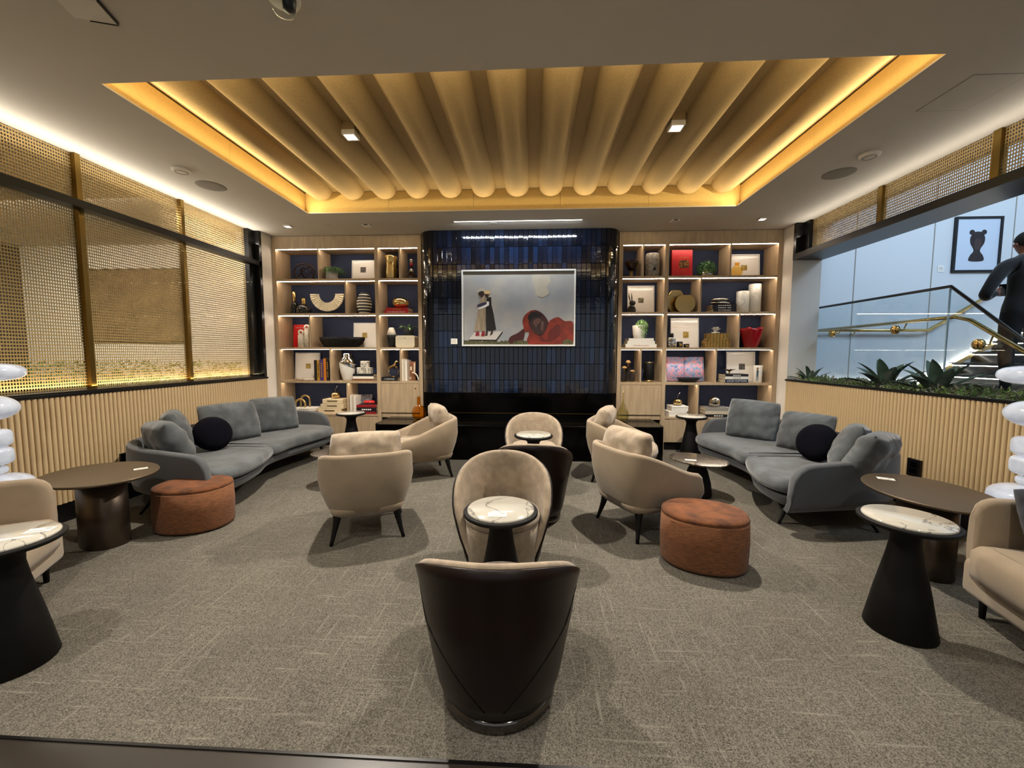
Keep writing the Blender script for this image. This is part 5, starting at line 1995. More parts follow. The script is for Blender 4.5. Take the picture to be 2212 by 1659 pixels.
die('white spotted block at the lower left of the trio', -2.601, 6.42, zz, 0.108, 0.05, ((0.3, 0.28), (-0.3, -0.28)))
die('white spotted block with six spots at the lower right of the trio', -2.478, 6.42, zz, 0.112, -0.04, ((0.28, 0.3), (0.28, 0.0), (0.28, -0.3), (-0.28, 0.3), (-0.28, 0.0), (-0.28, -0.3)))
die('white spotted block on top of the trio', -2.53, 6.42, zz + 0.104, 0.125, 0.12, ((-0.22, 0.0), (0.2, 0.0), (0.42, 0.3), (0.05, -0.3)))
x, y, w, h = I['champ']
flat_book('black book titled CHAMPAGNE under the glass horse', x, y + 0.03, Z4, w, 0.23, 0.062, 'book_black', 'CHAMPAGNE', 'ink_white', tw=0.6, th=0.32)
x, y, w, h = I['horse']
t = thing('horse_ornament', 'gold horse rearing on a clear crystal ball', 'ornament', (x, y, Z4 + 0.062))
obj('crystal_ball', lathe_me([(0.072 * math.sin(PI * k / 16), 0.078 - 0.072 * math.cos(PI * k / 16)) for k in range(17)], 32), 'crystal', t)
lathe('ball_stand', [(0, 0), (0.045, 0), (0.04, 0.012), (0.03, 0.014), (0, 0.012)], 'gold', t)
obj('arm', tube_me([(0.03, 0, 0.006), (0.07, 0, 0.04), (0.086, 0, 0.08), (0.07, 0, 0.125)], 0.006, 8), 'gold', t)
obj('arm', tube_me([(-0.03, 0, 0.006), (-0.07, 0, 0.04), (-0.086, 0, 0.08), (-0.07, 0, 0.12)], 0.006, 8), 'gold', t)
obj('horse_body', tube_me([(-0.075, 0, 0.150), (-0.04, 0, 0.165), (0.0, 0, 0.180), (0.025, 0, 0.20), (0.035, 0, 0.235), (0.05, 0, 0.258), (0.085, 0, 0.238)],
                          lambda u: 0.012 + 0.014 * math.sin(PI * min(1, u * 1.25 + 0.1)) * (1 if u < 0.75 else 0.7), 10), 'gold', t)
for dx in (0.0, 0.02):
    obj('horse_leg', tube_me([(0.02 + dx, -0.01 + dx, 0.185), (0.04 + dx, -0.012, 0.16), (0.045 + dx, -0.01, 0.13)], 0.006, 8), 'gold', t)
    obj('horse_leg', tube_me([(-0.06, -0.012 + dx, 0.16), (-0.07 - dx, -0.012, 0.14), (-0.055, -0.012 + dx, 0.128)], 0.006, 8), 'gold', t)
xs = -1.925
for wdt, hh, cov, lab in ((0.028, 0.355, 'book_white', 'first white upright book on the fourth left shelf, by the divider'), (0.03, 0.35, 'book_cream', 'cream upright book between white ones on the fourth left shelf'), (0.036, 0.335, 'book_white', 'thick white upright book beside the brown cover')):
    if cov == 'book_cream':
        pass
    upright_book(lab, xs + 0.03 + wdt / 2, 6.44, Z4, hh, 0.22, wdt - 0.002, cov, group='white books on the fourth left shelf')
    xs += wdt
b = cover_book('brown and cream patterned book standing beside the white books', -1.765, 6.45, Z4, 0.12, 0.315, 0.03, 'book_brown', 4)
obj('cover_blocks', boxes_me([(-0.03, 0.0, -0.0006, 0.0004, 0.17, 0.23), (0.03, 0.055, -0.0006, 0.0004, 0.14, 0.29), (-0.05, -0.01, -0.0006, 0.0004, 0.02, 0.06)]), 'book_cream', b)
x, y, w, h = I['arch']
o = obj('arch_bookend', tube_me([(0.105 * math.cos(PI * k / 16) - 0.0, 0, 0.002 + 0.125 * math.sin(PI * k / 16)) for k in range(9)], 0.010, 10), 'ceramic_white', None, (x - 0.052, y - 0.02, Z4 + 0.009))
tag(o, 'pale curved quarter arch bookend at the end of the fourth left shelf', 'bookend')

# ---- left bookcase, bottom row
x, y, w, h = I['gb']
flat_book('brown book at the bottom under the gold arches', x + 0.02, y + 0.03, Z5, w, 0.27, 0.042, 'book_brown')
flat_book('white book under the gold arches', x, y + 0.02, Z5 + 0.042, w - 0.04, 0.26, 0.045, 'book_white', '~~~~~', 'book_grey', tw=0.4)
for k, nm in (('g1', 'tallest'), ('g2', 'middle'), ('g3', 'smallest')):
    x, y, w, h = I[k]
    R = w / 2 - 0.016
    leg = max(0.0, h - 0.022 - R)
    pts = [(-R, 0, 0)] + [(R * math.cos(PI - PI * i / 16), 0, leg + R * math.sin(PI * i / 16)) for i in range(17)] + [(R, 0, 0)]
    o = obj('gold_arch', tube_me(pts, 0.017, 12), 'gold_dull', None, (x, y - 0.01, Z5 + 0.0875))
    tag(o, '%s of the three nested gold arches on the books' % nm, 'ornament', 'nested gold arches')
zz = Z5
for k, nm in (('bx3', 'lowest and largest'), ('bx2', 'middle'), ('bx1', 'top and smallest')):
    x, y, w, h = I[k]
    w = {'bx3': 0.40, 'bx2': 0.385, 'bx1': 0.335}[k]
    t = thing('wooden_box', '%s of three stacked pale wooden boxes with gold handles' % nm, 'box', (x, y + 0.02, zz), 0, 'stacked pale wooden boxes')
    obj('box_body', box_me(-w / 2, w / 2, -0.12, 0.12, 0, 0.079, 0.003, 1), 'wood_box', t)
    obj('handle', boxes_me([(-0.085, 0.085, -0.127, -0.12, 0.045, 0.056)]), 'brass_bright', t)
    zz += 0.08


def apple(label, x, y, z, r, m):
    t = thing('golden_apple', label, 'ornament', (x, y, z))
    prof = []
    for k in range(21):
        a = PI * k / 20
        rr = r * math.sin(a) * (1.0 + 0.10 * math.sin(a))
        zz = r * (1 - math.cos(a)) - (0.35 * r * math.exp(-(a / 0.35) ** 2) * 0.0) - 0.35 * r * math.exp(-((PI - a) / 0.4) ** 2)
        prof.append((rr, zz * 0.92))
    prof[0], prof[-1] = (0, 0.0), (0, prof[-1][1])
    lathe('apple_body', prof, m, t, seg=36)
    zt = prof[-1][1]
    obj('stem', tube_me([(0, 0, zt), (-0.005, 0, zt + 0.04), (0.015, 0, zt + 0.085), (0.035, 0, zt + 0.115)], 0.005, 8), 'silver', t)
    obj('leaf', leaf_me(0.06, 0.016, 0.5, 0.5), 'silver', t, (-0.02, -0.01, zt + 0.05), (0, -0.4, 0.2))


apple('gold apple with a curled stem on the wooden boxes', -3.044, 6.42, zz, 0.064, 'gold')
xs = -2.765
for q in range(3):
    upright_book('%s white upright book of three on the bottom left shelf' % ('first', 'second', 'third')[q], xs + 0.017, 6.44, Z5, 0.305 - 0.004 * q, 0.22, 0.031, ('book_white', 'book_cream', 'book_white')[q], group='white upright books on the bottom left shelf')
    xs += 0.033
b = cover_book('dark patterned book leaning behind the red stack on the bottom left shelf', -2.585, 6.52, Z5, 0.20, 0.30, 0.03, mat('cover_streaks', '#2f2b30', 0.35, col2='#8d8790', var=(14, 0.5), stretch=(1, 1, 3)), 6)
zz = Z5
for th_, cov, tx, lab in ((0.042, 'book_red2', None, 'dark red book at the bottom of the car book stack'), (0.07, 'book_black', '~~~~~', 'thick black book with white lettering in the car book stack'), (0.038, 'book_red2', None, 'dark red book upper one in the car book stack')):
    flat_book(lab, -2.475, 6.42, zz, 0.33, 0.25, th_, cov, tx, tw=0.5)
    zz += th_
t = thing('display_case', 'small clear case holding a red model car on the red books', 'ornament', (-2.475, 6.42, zz))
obj('case_base', box_me(-0.14, 0.14, -0.07, 0.07, 0, 0.012), 'black_gloss', t)
obj('case_cover', box_me(-0.135, 0.135, -0.065, 0.065, 0.0125, 0.10), 'glass', t)
obj('model_car', slab_me([(-0.09, -0.03), (0.09, -0.03), (0.09, 0.03), (-0.09, 0.03)], [(0.004, 0.018), (0, 0.025), (0.004, 0.04), (0.03, 0.06), (0.035, 0.062)], closed_curve=False), mat('car_red', '#d02a2a', 0.2, coat=0.5), t)

# ---- right bookcase, top row
x, y, w, h = I['goblet']
t = thing('goblet', 'bronze goblet with flared bowl on the top right shelf', 'goblet', (x, y, Z1))
lathe('stem', [(0, 0), (0.034, 0), (0.03, 0.01), (0.026, 0.05), (0.03, 0.11), (0, 0.112)], 'gold_dull', t, seg=24)
lathe('bowl', [(0, 0.105), (0.03, 0.108), (0.07, 0.15), (0.10, 0.21), (0.106, 0.245), (0.100, 0.247), (0.085, 0.20), (0.04, 0.14), (0, 0.125)], mat('smoked_metal', '#4a4038', 0.12, metal=1.0), t)
x, y, w, h = I['stone']
t = thing('stone_vase', 'pale grey stone vase with a dark hole on the top right shelf', 'vase', (x, y, Z1))
lathe('vase_body', [(0, 0), (0.092, 0), (0.108, 0.06), (0.114, 0.18), (0.108, 0.29), (0.096, 0.36), (0.088, 0.367), (0.08, 0.35), (0, 0.33)], 'stone_grey', t, sy=0.75)
obj('hole', lathe_me([(0, -0.006), (0.018, -0.006), (0.022, 0.0), (0, 0.0)], 20, sy=1.4), 'black_matte', t, (0.012, -0.084, 0.12), (PI / 2, 0, 0))
x, y, w, h = I['vegas']
b = cover_book('large red book with a night photo on its cover, top right shelf', x, y - 0.02, Z1, w - 0.02, h, 0.055, mat('book_crimson', '#b0161f', 0.45), 4)
text('cover_title', 'LAS VEGAS', 0.022, 'ink_gold', b, (0.03, -0.0007, h * 0.72), (PI / 2, 0, 0), 0.14)
text('cover_subtitle', '~~~~~~', 0.010, 'ink_gold', b, (0.03, -0.0007, h * 0.24), (PI / 2, 0, 0), 0.07)
obj('cover_photo', box_me(-0.045, 0.105, -0.001, 0.0004, h * 0.34, h * 0.62), mat('night_photo', '#1a1512', 0.4, col2='#d08a3a', var=(28, 0.5), ramp=(0.45, 0.75), vdetail=6), b)
x, y, w, h = I['bush']
t = thing('potted_ivy', 'bushy green plant in a silver pot on the top right shelf', 'plant', (x, y, Z1))
lathe('pot', [(0, 0), (0.085, 0), (0.10, 0.02), (0.10, 0.10), (0.09, 0.12), (0, 0.12)], 'silver', t)


def leaf_ball(n, cx, cz, rx, rz_, size, seed, front=0.0, low=-1.0):
    rn = random.Random(seed)
    verts, faces = [], []
    for _ in range(n):
        while True:
            d = Vector((rn.gauss(0, 1), rn.gauss(0, 1), rn.gauss(0, 1))).normalized()
            if d.z > low:
                break
        rr = rn.uniform(0.82, 1.04)
        p = Vector((cx + d.x * rx * rr, d.y * rx * 0.9 * rr - front, cz + d.z * rz_ * rr))
        u = d.cross(Vector((rn.random(), rn.random(), rn.random()))).normalized()
        v = (d.cross(u) + d * rn.uniform(-0.3, 0.6)).normalized()
        s = size * rn.uniform(0.6, 1.25)
        k = len(verts)
        verts += [p - u * s, p + v * s * 0.7, p + u * s, p - v * s * 0.7]
        faces.append((k, k + 1, k + 2, k + 3))
    return pyd(verts, faces, False)


obj('foliage', leaf_ball(1100, 0, 0.125, 0.145, 0.13, 0.011, 9, 0.0, -0.75), mat('leaf_bush', '#4e7a44', 0.6, var=(40, 0.5)), t)
x, y, w, h = I['fr4']
frame('white framed olive print behind the yellow glass bottle', x, y, Z1, w, h, 'pic_gold', 0.09, 0.085, -0.01, -0.02)
x, y, w, h = I['amber']
o = lathe('glass_bottle', [(0, 0), (0.05, 0.0), (0.078, 0.03), (0.088, 0.075), (0.078, 0.12), (0.05, 0.15), (0.034, 0.16), (0.034, 0.20), (0.038, 0.206), (0.028, 0.206), (0.026, 0.165), (0, 0.155)], 'yellow_glass', None, (x, y - 0.02, Z1), sy=0.6)
tag(o, 'round yellow glass bottle on the top right shelf', 'bottle')

# ---- right bookcase, second row
x, y, w, h = I['fr5']
frame('white framed small print behind the black rabbit', x, y, Z2, w, h, 'pic_dark', 0.085, 0.08, 0.0, -0.01)
x, y, w, h = I['bunny']
t = thing('rabbit_figurine', 'glossy black rabbit figurine with tall ears', 'figurine', (x, y - 0.02, Z2))
lathe('body', [(0, 0), (0.06, 0), (0.068, 0.03), (0.062, 0.07), (0.04, 0.105), (0.03, 0.12), (0, 0.125)], 'black_gloss', t, seg=28)
lathe('head', [(0, 0.11), (0.028, 0.115), (0.044, 0.145), (0.036, 0.175), (0.018, 0.188), (0, 0.19)], 'black_gloss', t, seg=28, sx=1.15, loc=(0.012, 0, 0))
for sx in (-1, 1):
    obj('ear', tube_me([(-0.01 + 0.014 * sx, 0, 0.175), (-0.02 + 0.02 * sx, 0, 0.24), (-0.03 + 0.022 * sx, 0, 0.305)], lambda u: 0.006 + 0.011 * math.sin(PI * min(1, 0.2 + u * 0.8)), 10, flat=0.5), 'black_gloss', t)
for k, nm, rz in (('disc1', 'taller gold disc vase behind', 0.25), ('disc2', 'shorter gold disc vase in front', -0.15)):
    x, y, w, h = I[k]
    R = h / 1.93
    t = thing('disc_vase', '%s on the second right shelf' % nm, 'vase', (x, y, Z2), rz)
    pr = []
    N_ = 40
    outl = []
    for q in range(N_):
        a = -PI / 2 + 2 * PI * q / N_
        xx, zz = R * math.cos(a), R * math.sin(a)
        zz = min(zz, R * 0.90)
        zz = max(zz, -R * 0.97)
        outl.append((xx * min(1, w / (2 * R) * 1.25), zz + R * 0.97))
    rows = [[(a, -0.028, b) for a, b in outl], [(a * 1.02, -0.034, 0.5 * h + (b - 0.5 * h) * 1.0) for a, b in outl], [(a * 1.02, 0.034, b) for a, b in outl], [(a, 0.028, b) for a, b in outl]]
    obj('vase_body', loft_me(rows, closed_ring=True, caps=True), 'gold_dull', t)
    obj('mouth', box_me(-0.03, 0.03, -0.018, 0.018, h - 0.004, h + 0.003), 'black_matte', t)
x, y, w, h = I['ib']
zz = Z2
for th_, cov, tx, lab in ((0.046, 'book_black', 'ICONIC', 'black book titled ICONIC at the bottom of the stack'), (0.034, 'book_black', '~~~~~~~ ~~~', 'black book in the middle of the ICONIC stack'), (0.034, 'book_black', '~~~~~~', 'black book at the top of the ICONIC stack')):
    flat_book(lab, x, y + 0.03, zz, w, 0.26, th_, cov, tx, tw=0.55, th=0.6, rz=0.03 if zz == Z2 else -0.04, group='black books of the ICONIC stack')
    zz += th_
for q, (lab, s, dz) in enumerate((('lower silver pebble on the black books', 1.0, 0.0), ('upper silver pebble on the black books', 0.95, 0.055))):
    rr = 0.03
    o = obj('silver_pebble', lathe_me([(0.15 * s * math.sin(PI * k / 16) ** 0.85 if 0 < k < 16 else 0, rr - rr * math.cos(PI * k / 16)) for k in range(17)], 40, sy=0.55), 'silver', None, (x - 0.02, y + 0.02, zz + dz), (0, -0.04 if q else 0.03, 0.2 * q))
    tag(o, lab, 'ornament', 'stacked silver pebbles')
for k, nm in (('cyl1', 'shorter'), ('cyl2', 'taller')):
    x, y, w, h = I[k]
    t = thing('marble_vase', '%s white marble cylinder vase on the second right shelf' % nm, 'vase', (x, y, Z2))
    r = w / 2
    lathe('cylinder', [(0, 0), (r - 0.003, 0), (r, 0.003), (r, h - 0.004), (r - 0.004, h), (r - 0.012, h), (r - 0.013, h - 0.06), (0, h - 0.06)], 'marble_cylinder', t)

# ---- right bookcase, third row
x, y, w, h = I['sb']
zz = Z3
for th_, ww, tx, lab in ((0.055, 0.474, 'STEVEN KLEIN', 'large white book with red lettering, lowest under the trailing plant'), (0.046, 0.42, None, 'white book in the middle under the trailing plant'), (0.042, 0.38, None, 'white book at the top under the trailing plant')):
    flat_book(lab, x, y + 0.03, zz, ww, 0.28, th_, 'book_white', tx, 'ink_red', tw=0.5, th=0.42)
    zz += th_
x, y, w, h = I['pot3']
t = thing('trailing_plant', 'trailing pale green plant in a white pot on white books', 'plant', (x, y, zz))
lathe('pot', [(0, 0), (0.075, 0), (0.09, 0.06), (0.10, 0.20), (0.09, 0.205), (0.085, 0.18), (0, 0.17)], 'ceramic_white', t)
obj('foliage', leaf_ball(700, 0.035, 0.19, 0.10, 0.10, 0.010, 4, 0.03, -1.0), mat('leaf_trail', '#86b06a', 0.6, var=(40, 0.4)), t)
obj('trailing_stems', leaf_ball(260, 0.05, 0.10, 0.07, 0.10, 0.010, 14, 0.05, -1.0), 'leaf_trail', t)
x, y, w, h = I['fr6']
frame('white framed print behind the perfume bottle and candle jars', x, y, Z3, w, h, 'pic_gold', 0.09, 0.10, 0.02, -0.03)
x, y, w, h = I['perf']
t = thing('perfume_bottle', 'silver flask bottle with black cap on a small tray', 'bottle', (x, y, Z3))
obj('tray', slab_me(ellipse(0.10, 0.07, 36), [(0.01, 0), (0, 0.006), (0, 0.016), (0.006, 0.018), (0.01, 0.012)], closed_curve=False), 'chrome_dark', t)
obj('flask', slab_me(ellipse(0.062, 0.03, 32, e=3.5), [(0.006, 0.018), (0, 0.024), (0, 0.14), (0.015, 0.158), (0.03, 0.162)], closed_curve=False), 'chrome', t)
obj('cap', slab_me(ellipse(0.026, 0.02, 24, e=3.5), [(0, 0.162), (0, 0.21), (0.004, 0.228)], closed_curve=False), 'black_gloss', t)
for k, nm in (('jar1', 'larger'), ('jar2', 'smaller')):
    x, y, w, h = I[k]
    t = thing('candle_jar', '%s black glass candle jar on the third right shelf' % nm, 'candle', (x, y, Z3), 0, 'black candle jars')
    r = w / 2 - 0.002
    lathe('jar', [(0, 0), (r - 0.004, 0), (r, 0.004), (r, h - 0.003), (r - 0.005, h), (r - 0.009, h - 0.004), (r - 0.009, h - 0.02), (0, h - 0.02)], 'black_gloss', t)
    obj('label_plate', box_me(-0.018, 0.018, -r - 0.0012, -r + 0.004, h * 0.3, h * 0.65), 'ink_gold', t)
zz = Z3
for k, nm in (('wov1', 'larger lower'), ('wov2', 'smaller upper')):
    x, y, w, h = I[k]
    h = 0.122 if k == 'wov1' else 0.10
    w2 = w - 0.03
    t = thing('woven_box', '%s gold woven box on the third right shelf' % nm, 'box', (x, y + 0.02, zz), 0, 'gold woven boxes')
    obj('box_core', box_me(-w2 / 2, w2 / 2, -0.10, 0.10, 0, h), 'gold_dull', t)
    nx, nz = int(w2 / 0.045), 5 if k == 'wov1' else 4
    bm = bmesh.new()
    for i in range(nx):
        for j in range(nz):
            cx = -w2 / 2 + (i + 0.5) * w2 / nx
            cz = (j + 0.5) * h / nz
            a_, b_ = w2 / nx * 0.42, h / nz * 0.42
            base = [bm.verts.new((cx + sx_ * a_, -0.1005, cz + sz_ * b_)) for sx_, sz_ in ((-1, -1), (1, -1), (1, 1), (-1, 1))]
            tp = bm.verts.new((cx, -0.118, cz))
            for q in range(4):
                bm.faces.new((base[q], base[(q + 1) % 4], tp))
    for sgn in (-1, 1):
        for i in range(4):
            for j in range(nz):
                cy = -0.1 + (i + 0.5) * 0.05
                cz = (j + 0.5) * h / nz
                base = [bm.verts.new((sgn * (w2 / 2 + 0.0005), cy + sy_ * 0.021, cz + sz_ * h / nz * 0.42)) for sy_, sz_ in ((-1, -1), (1, -1), (1, 1), (-1, 1))]
                tp = bm.verts.new((sgn * (w2 / 2 + 0.016), cy, cz))
                for q in range(4):
                    bm.faces.new((base[q], base[(q + 1) % 4], tp))
    o = obj('woven_studs', bm_mesh(bm), 'gold', t)
    zz += h
x, y, w, h = I['flower']
t = thing('flower_ornament', 'white porcelain flower on the gold woven boxes', 'ornament', (x, y, zz))
lathe('cup', [(0, 0), (0.05, 0), (0.062, 0.02), (0, 0.022)], 'ceramic_white', t)
pm = leaf_me(0.09, 0.03, 0.9, 0.35, 0.4)
for k in range(12):
    obj('petal', pm, 'ceramic_white', t, (0.01 * math.cos(k), 0.01 * math.sin(k), 0.018), (0, -0.5 if k % 2 else -0.1, 2 * PI * k / 12))
x, y, w, h = I['redvase']
t = thing('red_vase', 'glossy red glass vase with wavy rim on the third right shelf', 'vase', (x, y, Z3))
rows = []
for r, z, am in ((0.085, 0.0, 0), (0.095, 0.006, 0), (0.12, 0.08, 0.02), (0.145, 0.18, 0.05), (0.160, 0.27, 0.09), (0.165, 0.30, 0.10), (0.155, 0.298, 0.10), (0.135, 0.18, 0.05), (0.10, 0.05, 0.0), (0.05, 0.03, 0)):
    row = []
    for k in range(64):
        a = 2 * PI * k / 64
        rr = r * (1 + am * math.cos(6 * a))
        row.append((rr * math.cos(a), rr * math.sin(a), z + 0.012 * am * 10 * math.cos(6 * a + 1.2) * (z / 0.3)))
    rows.append(row)
obj('vase_body', loft_me(rows, closed_ring=True, caps=True), 'red_glass', t)

# ---- right bookcase, fourth row
for k, nm in (('gl1', 'tallest'), ('gl2', 'middle sized'), ('gl3', 'smallest')):
    x, y, w, h = I[k]
    t = thing('glass_jar', '%s smoky glass jar with rounded wooden stopper' % nm, 'jar', (x, y, Z4), 0, 'smoky glass jars')
    r = w / 2
    hb_ = h * 0.72
    lathe('jar', [(0, 0), (r * 0.9, 0), (r, 0.006), (r, hb_ * 0.75), (r * 0.75, hb_ * 0.92), (r * 0.4, hb_), (r * 0.36, hb_), (r * 0.7, hb_ * 0.9), (r * 0.94, hb_ * 0.74), (r * 0.94, 0.01), (0, 0.008)], 'smoke_glass', t)
    lathe('stopper', [(0, hb_ - 0.012), (r * 0.34, hb_ - 0.012), (r * 0.34, h * 0.86), (r * 0.85, h * 0.86), (r * 0.8, h * 0.93), (r * 0.4, h * 0.99), (0, h)], mat('cork_wood', '#c09a62', 0.6), t, seg=24)
x, y, w, h = I['candle']
t = thing('black_cylinder_candle', 'tall black cylinder candle on a gold foot', 'candle', (x, y, Z4))
lathe('foot', [(0, 0), (0.072, 0), (0.072, 0.035), (0, 0.036)], 'gold_dull', t)
lathe('cylinder', [(0, 0.035), (0.078, 0.036), (0.08, 0.04), (0.08, 0.295), (0.076, 0.30), (0, 0.30)], 'black_satin', t)
lathe('gold_lid', [(0, 0.30), (0.062, 0.30), (0.066, 0.305), (0.066, 0.313), (0, 0.316)], 'brass_bright', t)
x, y, w, h = I['open']
t = thing('open_book', 'open book showing pink blossom against blue sky', 'book', (x, y - 0.03, Z4), 0, None, rot=(-math.radians(12), 0, 0))
bl = mat('blossom_print', '#7ea4d8', 0.4)
nt = bl.node_tree
tcn = nt.nodes.new('ShaderNodeTexCoord')
n1 = nt.nodes.new('ShaderNodeTexNoise')
n1.inputs['Scale'].default_value = 22
n1.inputs['Detail'].default_value = 6
n1.inputs['Roughness'].default_value = 0.75
nt.links.new(tcn.outputs['Object'], n1.inputs['Vector'])
rp = nt.nodes.new('ShaderNodeValToRGB')
rp.color_ramp.elements[0].position = 0.36
rp.color_ramp.elements[0].color = lin('#3b3350')
rp.color_ramp.elements[1].position = 0.42
rp.color_ramp.elements[1].color = lin('#86aee0')
for ps, cc in ((0.48, '#a9c2e6'), (0.52, '#d98aa6'), (0.58, '#f0c6d3'), (0.66, '#d0587e')):
    e_ = rp.color_ramp.elements.new(ps)
    e_.color = lin(cc)
nt.links.new(n1.outputs['Fac'], rp.inputs['Fac'])
nt.links.new(rp.outputs['Color'], nt.nodes['Principled BSDF'].inputs['Base Color'])
for sx in (-1, 1):
    rows = []
    for k in range(9):
        u = k / 8
        xx = sx * 0.295 * u
        yy = -0.026 * math.sin(PI * min(1, u * 1.0)) * (1 - 0.6 * u) - 0.004 - 0.03 * u * u
        rows.append([(xx, yy, 0.005), (xx, yy, h - 0.005), (xx, yy + 0.010, h - 0.005), (xx, yy + 0.010, 0.005)])
    obj('page_spread', loft_me(rows, closed_ring=True, caps=True), 'blossom_print', t)
obj('cover', boxes_me([(-0.30, 0.30, 0.012, 0.018, 0, h)]), 'book_white', t)
obj('stand', boxes_me([(-0.12, 0.12, -0.05, 0.09, 0, 0.006), (-0.12, -0.105, -0.056, -0.05, 0, 0.03), (0.105, 0.12, -0.056, -0.05, 0, 0.03)]), 'black_metal', t)
x, y, w, h = I['bowl2']
t = thing('black_bowl', 'shallow black pleated bowl before the open book', 'bowl', (x, y - 0.04, Z4))
rows = []
for r, z in ((0.09, 0.0), (0.11, 0.006), (0.15, 0.04), (0.186, 0.072), (0.180, 0.074), (0.14, 0.044), (0.08, 0.016)):
    row = []
    for k in range(96):
        a = 2 * PI * k / 96
        rr = r * (1 + 0.015 * math.cos(24 * a))
        row.append((rr * math.cos(a), 0.45 * rr * math.sin(a), z))
    rows.append(row)
obj('bowl_body', loft_me(rows, closed_ring=True, caps=True), 'black_matte', t)
x, y, w, h = I['fr7']
frame('tall white framed small print on the fourth right shelf', x, y, Z4, w, h, 'pic_grey', 0.095, 0.095, 0.02, 0.0)
x, y, w, h = I['lv']
zz = Z4
for th_, cov, tx, lab, ik in ((0.055, 'book_navy', 'LOUIS VUITTON', 'navy book with white capitals at the bottom of its stack', 'ink_white'), (0.042, 'book_white', 'VOGUE', 'white book in the middle of the navy book stack', 'ink'), (0.038, 'book_black', '~~~~~~~', 'black book at the top of the navy book stack', 'ink_white')):
    flat_book(lab, x, y + 0.03, zz, w, 0.26, th_, cov, tx, ik, tw=0.85 if cov == 'book_navy' else 0.35, th=0.5)
    zz += th_
x, y, w, h = I['leaf']
t = thing('gold_leaf_dish', 'gold leaf shaped dish on the navy book stack', 'dish', (x - 0.02, y, zz))
lathe('foot', [(0, 0), (0.03, 0), (0.012, 0.012), (0.01, 0.03), (0, 0.032)], 'gold_dull', t, seg=20)
pm = leaf_me(0.10, 0.03, 0.6, 0.15, 0.3)
for k in range(7):
    obj('leaf', pm, 'gold_dull', t, (0, 0, 0.028), (0, 0.0, 2 * PI * k / 7))
x, y, w, h = I['cup']
t = thing('figure_vase', 'white cylinder vase painted with small dark figures', 'vase', (x, y, Z4))
lathe('vase_body', [(0, 0), (0.06, 0), (0.064, 0.006), (0.066, 0.26), (0.062, 0.267), (0.056, 0.262), (0.055, 0.05), (0, 0.04)], 'ceramic_white', t)


def painted(pts, m, ang):
    """small painted shape wrapped on the vase, pts in (arc, z)"""
    rows = []
    for d in (0.0662, 0.0674):
        rows.append([(d * math.sin(ang + a / 0.066), -d * math.cos(ang + a / 0.066), z) for a, z in pts])
    obj('painted_figure', loft_me(rows, closed_ring=True, caps=True, smooth=False), m, t)


for ang in (-0.55, 0.95):
    painted([(-0.012, 0.02), (-0.006, 0.02), (-0.002, 0.10), (0.002, 0.10), (0.006, 0.02), (0.012, 0.02), (0.014, 0.13), (0.018, 0.19), (-0.014, 0.20), (-0.012, 0.13)], mat('paint_blue', '#4a5a66', 0.5), ang)
    painted([(-0.010, 0.198), (0.010, 0.198), (0.012, 0.215), (0.022, 0.222), (0.0, 0.24), (-0.020, 0.225), (-0.012, 0.215)], mat('paint_brown', '#8b6a45', 0.5), ang)

# ---- right bookcase, bottom row
for lab, xx, z_, w_ in (('lower white box under the right gold apple', 2.50, Z5, 0.275), ('upper white box under the right gold apple', 2.53, Z5 + 0.085, 0.255)):
    t = thing('white_box', lab, 'box', (xx, 6.44, z_), 0, 'white boxes under the gold apple')
    obj('box_body', box_me(-w_ / 2, w_ / 2, -0.12, 0.12, 0, 0.062, 0.003, 1), 'book_white', t)
    obj('lid', box_me(-w_ / 2 - 0.003, w_ / 2 + 0.003, -0.123, 0.123, 0.0622, 0.084, 0.003, 1), 'book_white', t)
apple('gold apple with a silver stem on the white boxes', 2.525, 6.42, Z5 + 0.169, 0.062, 'gold')
zz = Z5
for th_, cov, tx, lab in ((0.048, 'book_black', '~~~~', 'black book at the bottom under the silver orb'), (0.052, 'book_cream', None, 'cream book in the middle under the silver orb'), (0.048, 'book_grey', None, 'grey book at the top under the silver orb')):
    flat_book(lab, 3.12, 6.45, zz, 0.41 - 0.3 * (zz - Z5) * 0.6, 0.27, th_, cov, tx, 'ink_white', tw=0.35)
    zz += th_
t = thing('silver_orb', 'mirrored silver orb on a stack of books', 'ornament', (3.10, 6.43, zz))
lathe('orb', [(0, 0.0), (0.045, 0.0)] + [(0.09 * math.sin(PI * k / 20), 0.085 - 0.09 * math.cos(PI * k / 20)) for k in range(4, 21)][:-1] + [(0, 0.175)], 'silver', t)
zz = Z5
for th_, cov, lab in ((0.05, 'book_black', 'black book half hidden behind the right sofa cushion, lowest'), (0.05, 'book_cream', 'cream book half hidden behind the right sofa cushion'), (0.05, 'book_navy', 'navy book half hidden behind the right sofa cushion, topmost')):
    flat_book(lab, 3.53, 6.47, zz, 0.34, 0.25, th_, cov, group='books behind the right sofa cushion')
    zz += th_

